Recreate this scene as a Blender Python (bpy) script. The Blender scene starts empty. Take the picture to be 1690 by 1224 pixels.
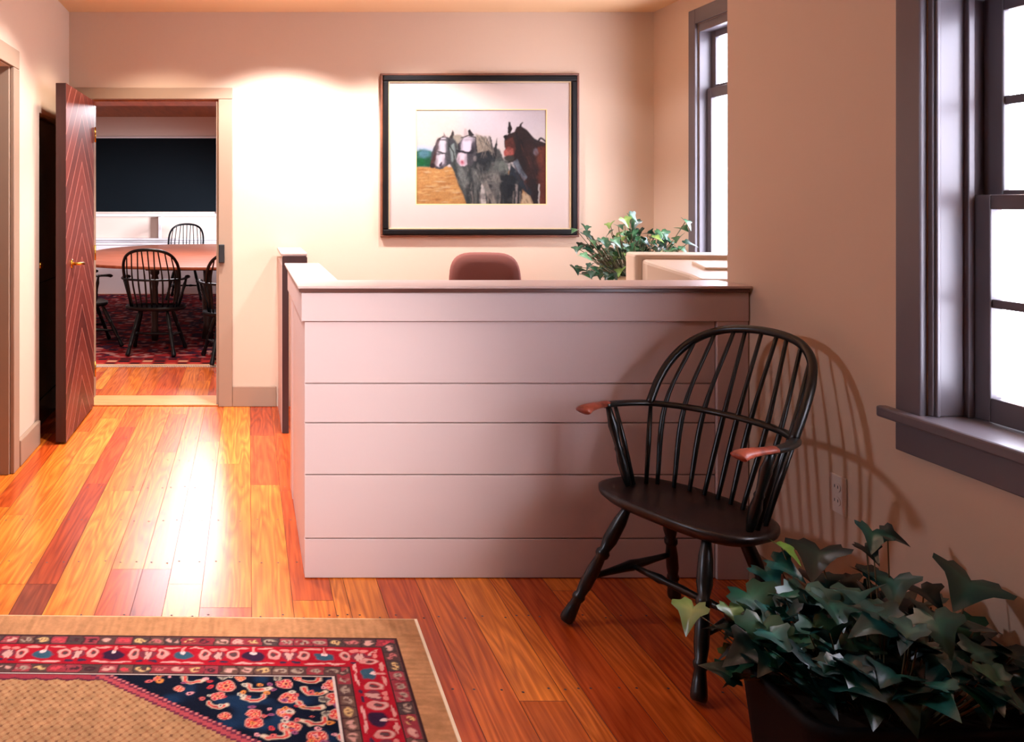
import bpy, math, random
import numpy as np
from mathutils import Vector, Matrix
R = random.Random(7)
PI = math.pi
scn = bpy.context.scene
COL = scn.collection
CAMZ, FPX = 1.36, 1370.0

# ------------------------------------------------------------------ helpers
def lin(r, g, b):
    f = lambda c: (c / 255.0) / 12.92 if c <= 10 else (((c / 255.0) + 0.055) / 1.055) ** 2.4
    return (f(r), f(g), f(b))

class MB:
    """collects shapes for one mesh"""
    def __init__(s):
        s.v, s.f, s.sm, s.mi = [], [], [], []
        s.cur = 0
    def add(s, vs, fs, smooth=False):
        b = len(s.v)
        s.v.extend([tuple(p) for p in vs])
        for f in fs:
            s.f.append(tuple(b + i for i in f)); s.sm.append(smooth); s.mi.append(s.cur)
        return s
    def box(s, x0, x1, y0, y1, z0, z1):
        vs = [(x0,y0,z0),(x1,y0,z0),(x1,y1,z0),(x0,y1,z0),(x0,y0,z1),(x1,y0,z1),(x1,y1,z1),(x0,y1,z1)]
        return s.add(vs, [(0,3,2,1),(4,5,6,7),(0,1,5,4),(1,2,6,5),(2,3,7,6),(3,0,4,7)])
    def prism(s, poly, z0, z1, axis='z', smooth=False):
        n = len(poly)
        if axis == 'z': a = [(p[0],p[1],z0) for p in poly]; b = [(p[0],p[1],z1) for p in poly]
        elif axis == 'y': a = [(p[0],z0,p[1]) for p in poly]; b = [(p[0],z1,p[1]) for p in poly]
        else: a = [(z0,p[0],p[1]) for p in poly]; b = [(z1,p[0],p[1]) for p in poly]
        fs = [tuple(range(n))[::-1], tuple(range(n, 2*n))]
        s.add(a + b, fs)
        base = len(s.v) - 2*n
        for i in range(n):
            j = (i+1) % n
            s.f.append((base+i, base+j, base+n+j, base+n+i)); s.sm.append(smooth); s.mi.append(s.cur)
        return s
    def tube(s, pts, rad, n=10, flat=None, up=None, closed=False):
        """sweep a circle (or an ellipse: flat=(a,b) factors) along pts"""
        pts = [Vector(p) for p in pts]; m = len(pts)
        if not isinstance(rad, (list, tuple)): rad = [rad]*m
        T = []
        for i in range(m):
            a = pts[i-1] if i > 0 else (pts[-1] if closed else pts[0])
            b = pts[i+1] if i < m-1 else (pts[0] if closed else pts[-1])
            T.append((b-a).normalized())
        ref = Vector(up) if up else (Vector((0,0,1)) if abs(T[0].z) < .9 else Vector((1,0,0)))
        nrm = (ref - T[0]*ref.dot(T[0])).normalized()
        vs = []
        fa, fb = flat if flat else (1,1)
        for i in range(m):
            if i:
                if up: nrm = Vector(up)
                nrm = (nrm - T[i]*nrm.dot(T[i]))
                nrm = nrm.normalized() if nrm.length > 1e-6 else Vector((1,0,0))
            bi = T[i].cross(nrm)
            for k in range(n):
                a = 2*PI*k/n
                vs.append(pts[i] + nrm*(math.cos(a)*rad[i]*fa) + bi*(math.sin(a)*rad[i]*fb))
        fs = []
        mm = m if closed else m-1
        for i in range(mm):
            i2 = (i+1) % m
            for k in range(n):
                k2 = (k+1) % n
                fs.append((i*n+k, i*n+k2, i2*n+k2, i2*n+k))
        if not closed:
            fs.append(tuple(range(n))[::-1]); fs.append(tuple(range((m-1)*n, m*n)))
        return s.add(vs, fs, True)
    def turned(s, p0, p1, prof, n=12):
        p0, p1 = Vector(p0), Vector(p1)
        return s.tube([p0.lerp(p1, t) for t, r in prof], [r for t, r in prof], n)
    def lathe(s, prof, cx=0, cy=0, n=24):
        vs = []; fs = []
        for r, z in prof:
            for k in range(n):
                a = 2*PI*k/n; vs.append((cx+r*math.cos(a), cy+r*math.sin(a), z))
        m = len(prof)
        for i in range(m-1):
            for k in range(n):
                k2 = (k+1) % n; fs.append((i*n+k, i*n+k2, (i+1)*n+k2, (i+1)*n+k))
        fs.append(tuple(range(n))[::-1]); fs.append(tuple(range((m-1)*n, m*n)))
        return s.add(vs, fs, True)
    def build(s, name, mat, parent=None, bevel=0, loc=None, seg=2):
        me = bpy.data.meshes.new(name)
        me.from_pydata(s.v, [], s.f)
        mats = mat if isinstance(mat, (list, tuple)) else [mat]
        for m in mats: me.materials.append(m)
        me.polygons.foreach_set('use_smooth', s.sm)
        if len(mats) > 1: me.polygons.foreach_set('material_index', s.mi)
        me.update()
        o = bpy.data.objects.new(name, me); COL.objects.link(o)
        if parent: o.parent = parent
        if loc: o.location = loc
        if bevel:
            b = o.modifiers.new('bevel', 'BEVEL'); b.width = bevel; b.segments = seg
            b.limit_method = 'ANGLE'; b.angle_limit = math.radians(40); b.harden_normals = False
        return o

def tag(o, label, cat, group=None, kind=None):
    o['label'] = label; o['category'] = cat
    if group: o['group'] = group
    if kind: o['kind'] = kind
    return o
def thing(name, label, cat, loc=(0,0,0), rz=0, group=None, kind=None):
    o = bpy.data.objects.new(name, None); COL.objects.link(o)
    o.empty_display_size = .1
    o.location = loc; o.rotation_euler = (0,0,rz)
    return tag(o, label, cat, group, kind)
def struct(o, label, cat):
    return tag(o, label, cat, kind='structure')
def copy_tree(root, loc, rz, label, sc=None):
    r = root.copy(); COL.objects.link(r); r.location = loc; r.rotation_euler = (0,0,rz); r['label'] = label
    if sc: r.scale = sc
    for ch in root.children:
        c = ch.copy(); COL.objects.link(c); c.parent = r
        for g in ch.children:
            d = g.copy(); COL.objects.link(d); d.parent = c
    return r

# ------------------------------------------------------------------ materials
def newmat(name):
    m = bpy.data.materials.new(name); m.use_nodes = True
    nt = m.node_tree; b = nt.nodes['Principled BSDF']
    return m, nt, b
def N(nt, typ, **kw):
    n = nt.nodes.new(typ)
    for k, v in kw.items():
        if k.startswith('i_'): n.inputs[k[2:].replace('_', ' ')].default_value = v
        else: setattr(n, k, v)
    return n
def paint(name, rgb, rough=.5, bump=.0, bscale=60, var=.03, spec=.4, metal=0, coat=0):
    m, nt, b = newmat(name); L = nt.links.new
    c = lin(*rgb)
    tc = N(nt, 'ShaderNodeTexCoord')
    no = N(nt, 'ShaderNodeTexNoise', i_Scale=3.0, i_Detail=4.0); L(tc.outputs['Object'], no.inputs['Vector'])
    mx = N(nt, 'ShaderNodeMix', data_type='RGBA')
    mx.inputs[6].default_value = tuple(x*(1-var) for x in c)+(1,)
    mx.inputs[7].default_value = tuple(min(1,x*(1+var)) for x in c)+(1,)
    L(no.outputs['Fac'], mx.inputs[0]); L(mx.outputs[2], b.inputs['Base Color'])
    b.inputs['Roughness'].default_value = rough; b.inputs['Specular IOR Level'].default_value = spec
    b.inputs['Metallic'].default_value = metal; b.inputs['Coat Weight'].default_value = coat
    if bump:
        n2 = N(nt, 'ShaderNodeTexNoise', i_Scale=bscale, i_Detail=3.0); L(tc.outputs['Object'], n2.inputs['Vector'])
        bp = N(nt, 'ShaderNodeBump', i_Strength=bump, i_Distance=.002)
        L(n2.outputs['Fac'], bp.inputs['Height']); L(bp.outputs['Normal'], b.inputs['Normal'])
    return m
def wood(name, c1, c2, rough=.35, scale=(3,40,3), spec=.5, coat=0, dist=3.0):
    """streaky grain: noise stretched along one axis"""
    m, nt, b = newmat(name); L = nt.links.new
    tc = N(nt, 'ShaderNodeTexCoord'); mp = N(nt, 'ShaderNodeMapping'); mp.inputs['Scale'].default_value = scale
    L(tc.outputs['Object'], mp.inputs['Vector'])
    no = N(nt, 'ShaderNodeTexNoise', i_Scale=1.0, i_Detail=6.0, i_Roughness=.65, i_Distortion=dist*.2)
    L(mp.outputs['Vector'], no.inputs['Vector'])
    cr = N(nt, 'ShaderNodeValToRGB')
    cr.color_ramp.elements[0].position = .3; cr.color_ramp.elements[0].color = lin(*c1)+(1,)
    cr.color_ramp.elements[1].position = .7; cr.color_ramp.elements[1].color = lin(*c2)+(1,)
    L(no.outputs['Fac'], cr.inputs['Fac']); L(cr.outputs['Color'], b.inputs['Base Color'])
    b.inputs['Roughness'].default_value = rough; b.inputs['Specular IOR Level'].default_value = spec
    b.inputs['Coat Weight'].default_value = coat
    return m
def attrmat(name, rough=.8, spec=.2, bump=0, bscale=400, mul=1.0):
    m, nt, b = newmat(name); L = nt.links.new
    a = N(nt, 'ShaderNodeVertexColor', layer_name='Col')
    L(a.outputs['Color'], b.inputs['Base Color'])
    b.inputs['Roughness'].default_value = rough; b.inputs['Specular IOR Level'].default_value = spec
    if bump:
        tc = N(nt, 'ShaderNodeTexCoord')
        n2 = N(nt, 'ShaderNodeTexNoise', i_Scale=bscale, i_Detail=2.0); L(tc.outputs['Object'], n2.inputs['Vector'])
        bp = N(nt, 'ShaderNodeBump', i_Strength=bump, i_Distance=.003)
        L(n2.outputs['Fac'], bp.inputs['Height']); L(bp.outputs['Normal'], b.inputs['Normal'])
    return m
def glass(name):
    m, nt, b = newmat(name); L = nt.links.new
    nt.nodes.remove(b); out = nt.nodes['Material Output']
    tr = N(nt, 'ShaderNodeBsdfTransparent'); tr.inputs['Color'].default_value = (.97,.98,.98,1)
    gl = N(nt, 'ShaderNodeBsdfGlossy', i_Roughness=.02)
    lw = N(nt, 'ShaderNodeLayerWeight'); lw.inputs['Blend'].default_value = .5
    pw = N(nt, 'ShaderNodeMath', operation='POWER'); L(lw.outputs['Facing'], pw.inputs[0]); pw.inputs[1].default_value = 5.0
    fr = N(nt, 'ShaderNodeMath', operation='MULTIPLY_ADD'); L(pw.outputs[0], fr.inputs[0]); fr.inputs[1].default_value = .45; fr.inputs[2].default_value = .03
    mx = N(nt, 'ShaderNodeMixShader')
    L(fr.outputs[0], mx.inputs[0]); L(tr.outputs[0], mx.inputs[1]); L(gl.outputs[0], mx.inputs[2])
    L(mx.outputs[0], out.inputs['Surface'])
    return m

def floor_material():
    m, nt, b = newmat('heart_pine'); L = nt.links.new
    tc = N(nt, 'ShaderNodeTexCoord'); at = N(nt, 'ShaderNodeVertexColor', layer_name='Col')
    off = N(nt, 'ShaderNodeAttribute', attribute_name='shift')
    add = N(nt, 'ShaderNodeVectorMath', operation='ADD'); L(tc.outputs['Object'], add.inputs[0]); L(off.outputs['Vector'], add.inputs[1])
    # fine straight grain
    mp = N(nt, 'ShaderNodeMapping'); mp.inputs['Scale'].default_value = (75, 2.2, 1); L(add.outputs[0], mp.inputs['Vector'])
    n1 = N(nt, 'ShaderNodeTexNoise', i_Scale=1.0, i_Detail=5.0, i_Roughness=.6); L(mp.outputs[0], n1.inputs['Vector'])
    # broad cathedral grain
    mp2 = N(nt, 'ShaderNodeMapping'); mp2.inputs['Scale'].default_value = (9, .75, 1); L(add.outputs[0], mp2.inputs['Vector'])
    n2 = N(nt, 'ShaderNodeTexNoise', i_Scale=1.0, i_Detail=2.0, i_Roughness=.45); L(mp2.outputs[0], n2.inputs['Vector'])
    ml = N(nt, 'ShaderNodeMath', operation='MULTIPLY'); L(n2.outputs['Fac'], ml.inputs[0]); ml.inputs[1].default_value = 13.0
    fr = N(nt, 'ShaderNodeMath', operation='PINGPONG'); L(ml.outputs[0], fr.inputs[0]); fr.inputs[1].default_value = .5
    cr = N(nt, 'ShaderNodeValToRGB'); e = cr.color_ramp.elements
    e[0].position = .0; e[0].color = (.55,.38,.30,1); e[1].position = .5; e[1].color = (1.12,1.1,1.1,1)
    L(fr.outputs[0], cr.inputs['Fac'])
    cr2 = N(nt, 'ShaderNodeValToRGB'); e = cr2.color_ramp.elements
    e[0].position = .3; e[0].color = (.56,.40,.32,1); e[1].position = .6; e[1].color = (1.1,1.12,1.12,1)
    L(n1.outputs['Fac'], cr2.inputs['Fac'])
    m1 = N(nt, 'ShaderNodeMix', data_type='RGBA', blend_type='MULTIPLY'); m1.inputs[0].default_value = .62
    L(at.outputs['Color'], m1.inputs[6]); L(cr.outputs['Color'], m1.inputs[7])
    m2 = N(nt, 'ShaderNodeMix', data_type='RGBA', blend_type='MULTIPLY'); m2.inputs[0].default_value = .75
    L(m1.outputs[2], m2.inputs[6]); L(cr2.outputs['Color'], m2.inputs[7])
    L(m2.outputs[2], b.inputs['Base Color'])
    b.inputs['Roughness'].default_value = .27; b.inputs['Specular IOR Level'].default_value = .5
    bp = N(nt, 'ShaderNodeBump', i_Strength=.06, i_Distance=.002); L(n1.outputs['Fac'], bp.inputs['Height']); L(bp.outputs['Normal'], b.inputs['Normal'])
    return m

def chevron_material():
    m, nt, b = newmat('mahogany_chevron'); L = nt.links.new
    tc = N(nt, 'ShaderNodeTexCoord'); sp = N(nt, 'ShaderNodeSeparateXYZ'); L(tc.outputs['Object'], sp.inputs[0])
    ab = N(nt, 'ShaderNodeMath', operation='ABSOLUTE'); s0 = N(nt, 'ShaderNodeMath', operation='SUBTRACT')
    L(sp.outputs['Y'], s0.inputs[0]); s0.inputs[1].default_value = -.40; L(s0.outputs[0], ab.inputs[0])
    su = N(nt, 'ShaderNodeMath', operation='ADD'); L(sp.outputs['Z'], su.inputs[0]); L(ab.outputs[0], su.inputs[1])
    dv = N(nt, 'ShaderNodeMath', operation='DIVIDE'); L(su.outputs[0], dv.inputs[0]); dv.inputs[1].default_value = .145
    fc = N(nt, 'ShaderNodeMath', operation='FRACT'); L(dv.outputs[0], fc.inputs[0])
    lt = N(nt, 'ShaderNodeMath', operation='LESS_THAN'); L(fc.outputs[0], lt.inputs[0]); lt.inputs[1].default_value = .06
    fl = N(nt, 'ShaderNodeMath', operation='FLOOR'); L(dv.outputs[0], fl.inputs[0])
    wn = N(nt, 'ShaderNodeTexWhiteNoise', noise_dimensions='1D'); L(fl.outputs[0], wn.inputs['W'])
    no = N(nt, 'ShaderNodeTexNoise', i_Scale=9.0, i_Detail=5.0); L(tc.outputs['Object'], no.inputs['Vector'])
    cr = N(nt, 'ShaderNodeValToRGB'); e = cr.color_ramp.elements
    e[0].position=.1; e[0].color = lin(70,28,24)+(1,); e[1].position=.9; e[1].color = lin(116,50,40)+(1,)
    av = N(nt, 'ShaderNodeMath', operation='MULTIPLY_ADD'); L(wn.outputs['Value'], av.inputs[0]); av.inputs[1].default_value=.5; 
    hf = N(nt, 'ShaderNodeMath', operation='MULTIPLY'); L(no.outputs['Fac'], hf.inputs[0]); hf.inputs[1].default_value=.5; L(hf.outputs[0], av.inputs[2])
    L(av.outputs[0], cr.inputs['Fac'])
    mx = N(nt, 'ShaderNodeMix', data_type='RGBA'); L(lt.outputs[0], mx.inputs[0]); L(cr.outputs['Color'], mx.inputs[6])
    mx.inputs[7].default_value = lin(176,108,94)+(1,)
    L(mx.outputs[2], b.inputs['Base Color']); b.inputs['Roughness'].default_value = .42; b.inputs['Specular IOR Level'].default_value = .25
    bp = N(nt, 'ShaderNodeBump', i_Strength=.5, i_Distance=.004, invert=True); L(lt.outputs[0], bp.inputs['Height']); L(bp.outputs['Normal'], b.inputs['Normal'])
    return m

def chair_paint():
    """black-green paint rubbed to red-brown in small patches"""
    m, nt, b = newmat('worn_black_paint'); L = nt.links.new
    tc = N(nt, 'ShaderNodeTexCoord')
    no = N(nt, 'ShaderNodeTexNoise', i_Scale=14.0, i_Detail=6.0, i_Roughness=.7); L(tc.outputs['Object'], no.inputs['Vector'])
    cr = N(nt, 'ShaderNodeValToRGB'); e = cr.color_ramp.elements
    e[0].position=.64; e[0].color = lin(11,17,17)+(1,); e[1].position=.8; e[1].color = lin(58,30,24)+(1,)
    L(no.outputs['Fac'], cr.inputs['Fac']); L(cr.outputs['Color'], b.inputs['Base Color'])
    b.inputs['Roughness'].default_value = .32
    return m

M = dict(
    wall=paint('cream_plaster', (206,181,158), .85, .12, 90, .015, .2),
    wall_bounce_cut=paint('bounce_cut_plaster', (150,122,98), .85, .12, 90, .015, .2),  # unseen walls of this room, coloured darker to cut bounce light
    wall_conf=paint('conference_plaster', (216,196,184), .85, 0, 90, .015, .2),
    ceil=paint('ceiling_plaster', (222,186,144), .9, 0, 60, .01, .1),
    trim=paint('taupe_trim', (154,128,106), .45, .05, 40, .02),
    desk=paint('taupe_desk_paint', (205,180,172), .5, .06, 30, .025, .35),
    cap=paint('taupe_counter_paint', (200,172,160), .4, .05, 30, .03),
    capedge=wood('brown_edge_wood', (74,42,34), (104,62,50), .3, (2,2,30)),
    shadedwood=wood('shaded_mahogany_end', (44,18,16), (66,30,26), .35, (30,30,2)),  # partition end: shade on the end grain put into the wood colour
    window=paint('grey_window_paint', (96,89,94), .35, .04, 30, .02, .5),
    sash=paint('grey_sash_paint', (90,85,90), .35, .04, 30, .02, .5),
    glass=glass('window_glass'),
    floor=floor_material(),
    nail=paint('iron_nail', (52,30,20), .6),
    under=paint('floor_gap', (60,28,14), .8),
    chevron=chevron_material(),
    dooredge=wood('mahogany_edge', (48,22,18), (66,32,26), .4, (30,30,2)),
    greendoor=paint('black_green_paint', (16,24,22), .25),
    brass=paint('brass', (205,150,60), .22, 0, 10, .02, .5, 1),
    iron=paint('black_iron', (28,28,28), .4, 0, 10, .02, .5),
    chair=chair_paint(),
    seatwood=wood('worn_seat_paint', (14,16,15), (50,34,30), .33, (12,3,3)),
    grip=wood('rubbed_arm_wood', (92,34,24), (178,84,58), .4, (20,20,20)),
    confchair=paint('navy_black_chair_paint', (8,11,17), .35, 0, 10, .03, .3),
    frame=wood('dark_picture_frame', (14,12,12), (24,18,16), .45, (8,8,8), .15),
    frameedge=wood('brown_picture_frame', (96,54,36), (126,74,50), .35, (8,8,8)),
    fillet=paint('gilt_fillet', (186,160,120), .5),
    mat_board=paint('cream_mat_board', (178,160,150), .9, .05, 200, .01, .1),
    bevelcut=paint('mat_bevel', (206,176,120), .8),
    pict=attrmat('horse_print', .7, .15),
    rugm=attrmat('wool_rug', .95, .05, .6, 350),
    rugside=paint('rug_edge_wool', (190,140,100), .95, 0, 10, .05, .05),
    leaf=None,
    stem=paint('ivy_stem', (96,84,56), .6),
    pot_dark=paint('dark_trough_glaze', (9,12,13), .7, .1, 20, .1, .2),
    pot_terra=paint('pale_terracotta', (206,176,140), .7, .1, 40, .05),
    soil=paint('potting_soil', (44,32,24), .95, .6, 90, .2, .1),
    beige=paint('beige_plastic', (206,184,160), .42, .02, 200, .01),
    screen=paint('dark_screen', (22,26,28), .1),
    fabric=paint('mauve_fabric', (116,72,64), .95, .4, 500, .06, .1),
    black=paint('black_plastic', (24,24,25), .45),
    outlet=paint('outlet_plastic', (216,200,186), .4),
    table=wood('table_top_wood', (132,66,46), (184,108,78), .4, (2.5,16,3), .2),
    tablebase=wood('dark_table_base', (34,20,18), (56,34,28), .4, (20,20,3)),
    board=paint('slate_blackboard', (6,14,20), .8, .02, 80, .12, .12),
    confwhite=paint('white_builtin_paint', (226,220,222), .5),
    woodceil=wood('brown_ceiling_boards', (128,62,22), (172,94,42), .45, (14,1.4,2)),
    thresh=wood('pine_threshold', (196,124,68), (226,160,100), .3, (3,60,3)),
    worktop=paint('grey_laminate', (170,160,150), .4),
)

# ------------------------------------------------------------------ room shell
BW, BW2 = 5.51, 5.77          # back wall front and rear face
XL, XR, XF = -1.19, 1.80, 2.69   # left wall, near right wall, far right wall
CH = 2.615
ROOM2 = (-2.75, 2.2, 12.35)

b = MB()
b.box(XL-.14, -1.075, BW, BW2, 0, CH); b.box(-.198, XF+.1, BW, BW2, 0, CH); b.box(-1.075, -.198, BW, BW2, 2.035, CH)
struct(b.build('wall_back', M['wall']), 'cream rear wall with the doorway and the framed horse picture', 'wall')
b = MB()
ya, yb, yc, yd = 3.36, 4.14, 4.72, 5.46
b.box(XL-.14, XL, yb, yc, 0, CH); b.box(XL-.14, XL, yd, BW, 0, CH); b.box(XL-.14, XL, ya-.3, ya, 0, CH)
b.box(XL-.14, XL, ya, yb, 2.03, CH); b.box(XL-.14, XL, yc, yd, 1.865, CH)
struct(b.build('wall_left', M['wall']), 'cream left wall between cased opening and dark green door', 'wall')
b = MB(); b.box(-2.75, XL-.14, ya-.3, ya-.16, 0, CH)
struct(b.build('wall_left_return', M['wall']), 'cream return wall turning left beside the cased opening', 'wall')
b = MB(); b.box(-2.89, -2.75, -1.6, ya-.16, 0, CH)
struct(b.build('wall_left_side', M['wall_bounce_cut']), 'side wall far left of the rug, darkened to cut bounce light', 'wall')
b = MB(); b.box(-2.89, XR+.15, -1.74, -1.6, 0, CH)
struct(b.build('wall_front', M['wall_bounce_cut']), 'wall facing the reception desk, darkened to cut bounce light', 'wall')
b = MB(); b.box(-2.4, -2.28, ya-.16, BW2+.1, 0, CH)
struct(b.build('wall_hall', M['wall_bounce_cut']), 'hallway wall beyond the cased opening, darkened to cut bounce light', 'wall')
# near right wall with window opening
WY0, WY1, WZ0, WZ1 = 1.24, 2.20, .775, 1.905
b = MB()
b.box(XR, XR+.15, -1.6, WY0, 0, CH); b.box(XR, XR+.15, WY1, 3.12, 0, CH)
b.box(XR, XR+.15, WY0, WY1, 0, WZ0); b.box(XR, XR+.15, WY0, WY1, WZ1, CH)
struct(b.build('wall_right', M['wall']), 'cream right wall with the near window and low outlet', 'wall')
b = MB(); b.box(XR+.15, XF, 3.08, 3.12, 0, CH)
struct(b.build('wall_alcove', M['wall']), 'cream wall closing the desk alcove behind the near window', 'wall')
FY0, FY1, FZ0, FZ1 = 4.08, 4.965, .86, 2.42
b = MB()
b.box(XF, XF+.1, 3.12, FY0, 0, CH); b.box(XF, XF+.1, FY1, BW, 0, CH)
b.box(XF, XF+.1, FY0, FY1, 0, FZ0); b.box(XF, XF+.1, FY0, FY1, FZ1, CH)
struct(b.build('wall_right_far', M['wall']), 'cream alcove wall with the tall narrow-looking far window', 'wall')
b = MB(); b.box(-2.89, XF+.1, -1.74, BW, CH, CH+.1)
struct(b.build('ceiling', M['ceil']), 'cream plaster ceiling over the reception room', 'ceiling')
# conference room
b = MB(); b.box(ROOM2[0]-.1, ROOM2[0], BW2, ROOM2[2], 0, CH)
struct(b.build('wall_conference_left', M['wall_conf']), 'pale left wall of the conference room', 'wall')
b = MB(); b.box(ROOM2[1], ROOM2[1]+.1, BW2, ROOM2[2], 0, CH)
struct(b.build('wall_conference_right', M['wall_conf']), 'pale right wall of the conference room', 'wall')
b = MB(); b.box(ROOM2[0]-.1, ROOM2[1]+.1, ROOM2[2], ROOM2[2]+.1, 0, CH)
struct(b.build('wall_conference_back', M['wall_conf']), 'pale end wall behind the conference blackboard', 'wall')
b = MB(); b.box(ROOM2[0]-.1, XL-.14, BW2-.1, BW2, 0, CH)
struct(b.build('wall_conference_front', M['wall_conf']), 'pale front wall of the conference room beside its doorway', 'wall')
b = MB(); b.box(ROOM2[0]-.1, ROOM2[1]+.7, BW2, ROOM2[2]+.1, CH, CH+.1)
struct(b.build('ceiling_conference', M['woodceil']), 'brown board ceiling of the conference room', 'ceiling')

# ---- plank floor: one mesh, planks with their own tone
TONES = {'o': (218,118,36), 'l': (228,130,42), 'r': (194,82,28), 'd': (166,64,26), 'p': (136,58,34), 'm': (206,102,32), 'y': (232,142,50)}
def build_floor():
    verts, faces, cols, shf, mi = [], [], [], [], []
    def plank(x0, x1, y0, y1, tone):
        g = .0008
        c = np.array(lin(*TONES[tone])) * R.uniform(.92, 1.08)
        s = (R.uniform(0, 40), R.uniform(0, 40), 0)
        i = len(verts)
        verts.extend([(x0+g,y0+g,0),(x1-g,y0+g,0),(x1-g,y1-g,0),(x0+g,y1-g,0)])
        faces.append((i,i+1,i+2,i+3)); cols.extend([c]*4); shf.extend([s]*4); mi.append(0)
    fixed = {  # left seam: right seam, far-to-near pieces (end distance, tone)
        (-1.06,-.93): [(9,'m'),(4.9,'l'),(3.6,'y'),(1.2,'o')],
        (-.93,-.79): [(9,'o'),(5.2,'y'),(4.3,'l'),(2.95,'l'),(1.4,'m')],
        (-.79,-.68): [(9,'m'),(5.0,'r'),(4.0,'d'),(2.95,'p'),(1.7,'d')],
        (-.68,-.507): [(9,'r'),(5.6,'o'),(3.9,'l'),(2.6,'o'),(1.1,'m')],
        (-.507,-.39): [(9,'o'),(5.3,'m'),(4.5,'o'),(3.07,'r'),(1.6,'o')],
        (-.39,-.285): [(9,'m'),(6.3,'o'),(3.07,'d'),(1.9,'r')],
        (-.285,-.163): [(9,'r'),(5.6,'m'),(4.7,'o'),(2.95,'l'),(1.6,'m')],
        (-.163,.0107): [(9,'o'),(5.6,'l'),(4.3,'o'),(2.78,'r'),(1.3,'o')],
        (.0107,.15): [(9,'o'),(5.6,'d'),(4.82,'r'),(3.98,'o'),(1.9,'m')],
        (.15,.29): [(9,'r'),(5.4,'r'),(3.9,'r'),(2.83,'o'),(1.2,'o')],
        (.29,.34): [(5.9,'o'),(3.1,'l'),(1.4,'m')],
        (.34,.46): [(5.8,'m'),(3.6,'l'),(1.8,'o')],
        (.46,.60): [(5.8,'o'),(3.2,'r'),(1.6,'r')],
        (.60,.737): [(5.8,'o'),(3.4,'m'),(2.0,'r')],
        (.737,.866): [(5.8,'o'),(3.3,'l'),(2.26,'m'),(1.2,'r')],
        (.866,.93): [(5.8,'m'),(3.5,'o'),(1.9,'r')],
        (.93,1.06): [(5.8,'r'),(3.4,'r'),(1.7,'m')],
        (1.06,1.2): [(5.8,'o'),(2.9,'m'),(1.7,'r')],
        (1.2,1.34): [(5.8,'o'),(3.3,'r'),(1.9,'m')],
    }
    for (x0, x1), segs in fixed.items():
        for k, (y1, t) in enumerate(segs):
            y0 = segs[k+1][0] if k+1 < len(segs) else -1.6
            plank(x0, x1, y0, y1, t)
        top = segs[0][0]
        if top < 9: pass
        y = top
        while y < ROOM2[2]:
            y2 = min(y + R.uniform(1.2, 2.6), ROOM2[2]); plank(x0, x1, y, y2, R.choice('oomlr')); y = y2
    def fill(xa, xb):
        x = xa
        while x < xb - .001:
            x2 = min(x + R.uniform(.11, .16), xb)
            if xb - x2 < .05: x2 = xb
            y = -1.6 - R.uniform(0, .01)
            while y < ROOM2[2]:
                y2 = min(y + R.uniform(1.2, 2.6), ROOM2[2]); plank(x, x2, y, y2, R.choice('oomlry')); y = y2
            x = x2
    fill(-2.75, -1.06); fill(1.34, XF)
    # nails: little dark discs, two per plank on a joist pitch
    for (x0, x1) in fixed:
        y = 1.9
        while y < 6.4:
            for fx in (.22, .78):
                cx = x0 + (x1-x0)*fx + R.uniform(-.008,.008); cy = y + R.uniform(-.012,.012); r = .0042
                i = len(verts)
                for k in range(6):
                    a = PI*k/3; verts.append((cx+r*math.cos(a), cy+r*math.sin(a), .0006))
                    cols.append(np.array((.03,.012,.006))); shf.append((0,0,0))
                faces.append(tuple(range(i,i+6))); mi.append(1)
            y += .41
    i = len(verts)
    for p in ((-2.9,-1.75,-.004),(3.0,-1.75,-.004),(3.0,ROOM2[2]+.1,-.004),(-2.9,ROOM2[2]+.1,-.004)):
        verts.append(p); cols.append(np.array((.03,.01,.005))); shf.append((0,0,0))
    faces.append((i,i+1,i+2,i+3)); mi.append(2)
    me = bpy.data.meshes.new('floor'); me.from_pydata(verts, [], faces)
    for m in (M['floor'], M['nail'], M['under']): me.materials.append(m)
    me.polygons.foreach_set('material_index', mi)
    ca = me.color_attributes.new('Col', 'FLOAT_COLOR', 'POINT')
    ca.data.foreach_set('color', np.concatenate([np.array(cols), np.ones((len(cols),1))], 1).ravel().astype(np.float32))
    sa = me.attributes.new('shift', 'FLOAT_VECTOR', 'POINT'); sa.data.foreach_set('vector', np.array(shf, dtype=np.float32).ravel())
    o = bpy.data.objects.new('floor', me); COL.objects.link(o)
    struct(o, 'glossy orange heart pine plank floor with nail heads', 'floor')
build_floor()
b = MB(); b.box(-1.072, -.2, BW, BW2, .001, .012)
struct(b.build('trim_1', M['thresh'], bevel=.004), 'pale pine threshold strip under the conference doorway', 'threshold')

# ---- trims, baseboards, casings
b = MB(); b.box(-.105, .185, BW-.018, BW-.001, .001, .135)
struct(b.build('baseboard_back', M['trim'], bevel=.004), 'taupe baseboard between doorway casing and low partition', 'baseboard')
b = MB(); b.box(.36, XF-.002, BW-.018, BW-.001, .001, .135)
struct(b.build('baseboard_back_desk', M['trim'], bevel=.004), 'taupe baseboard along the rear wall inside the desk area', 'baseboard')
b = MB(); b.box(XL+.001, XL+.026, yb+.11, yc-.07, .001, .135)
struct(b.build('baseboard_left', M['trim'], bevel=.006), 'taupe baseboard on the left wall next to cased opening', 'baseboard')
b = MB(); b.box(XR-.018, XR-.001, -1.59, 2.96, .001, .12)
struct(b.build('baseboard_right', M['trim'], bevel=.004), 'taupe baseboard along the right wall behind the ivy', 'baseboard')
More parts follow.
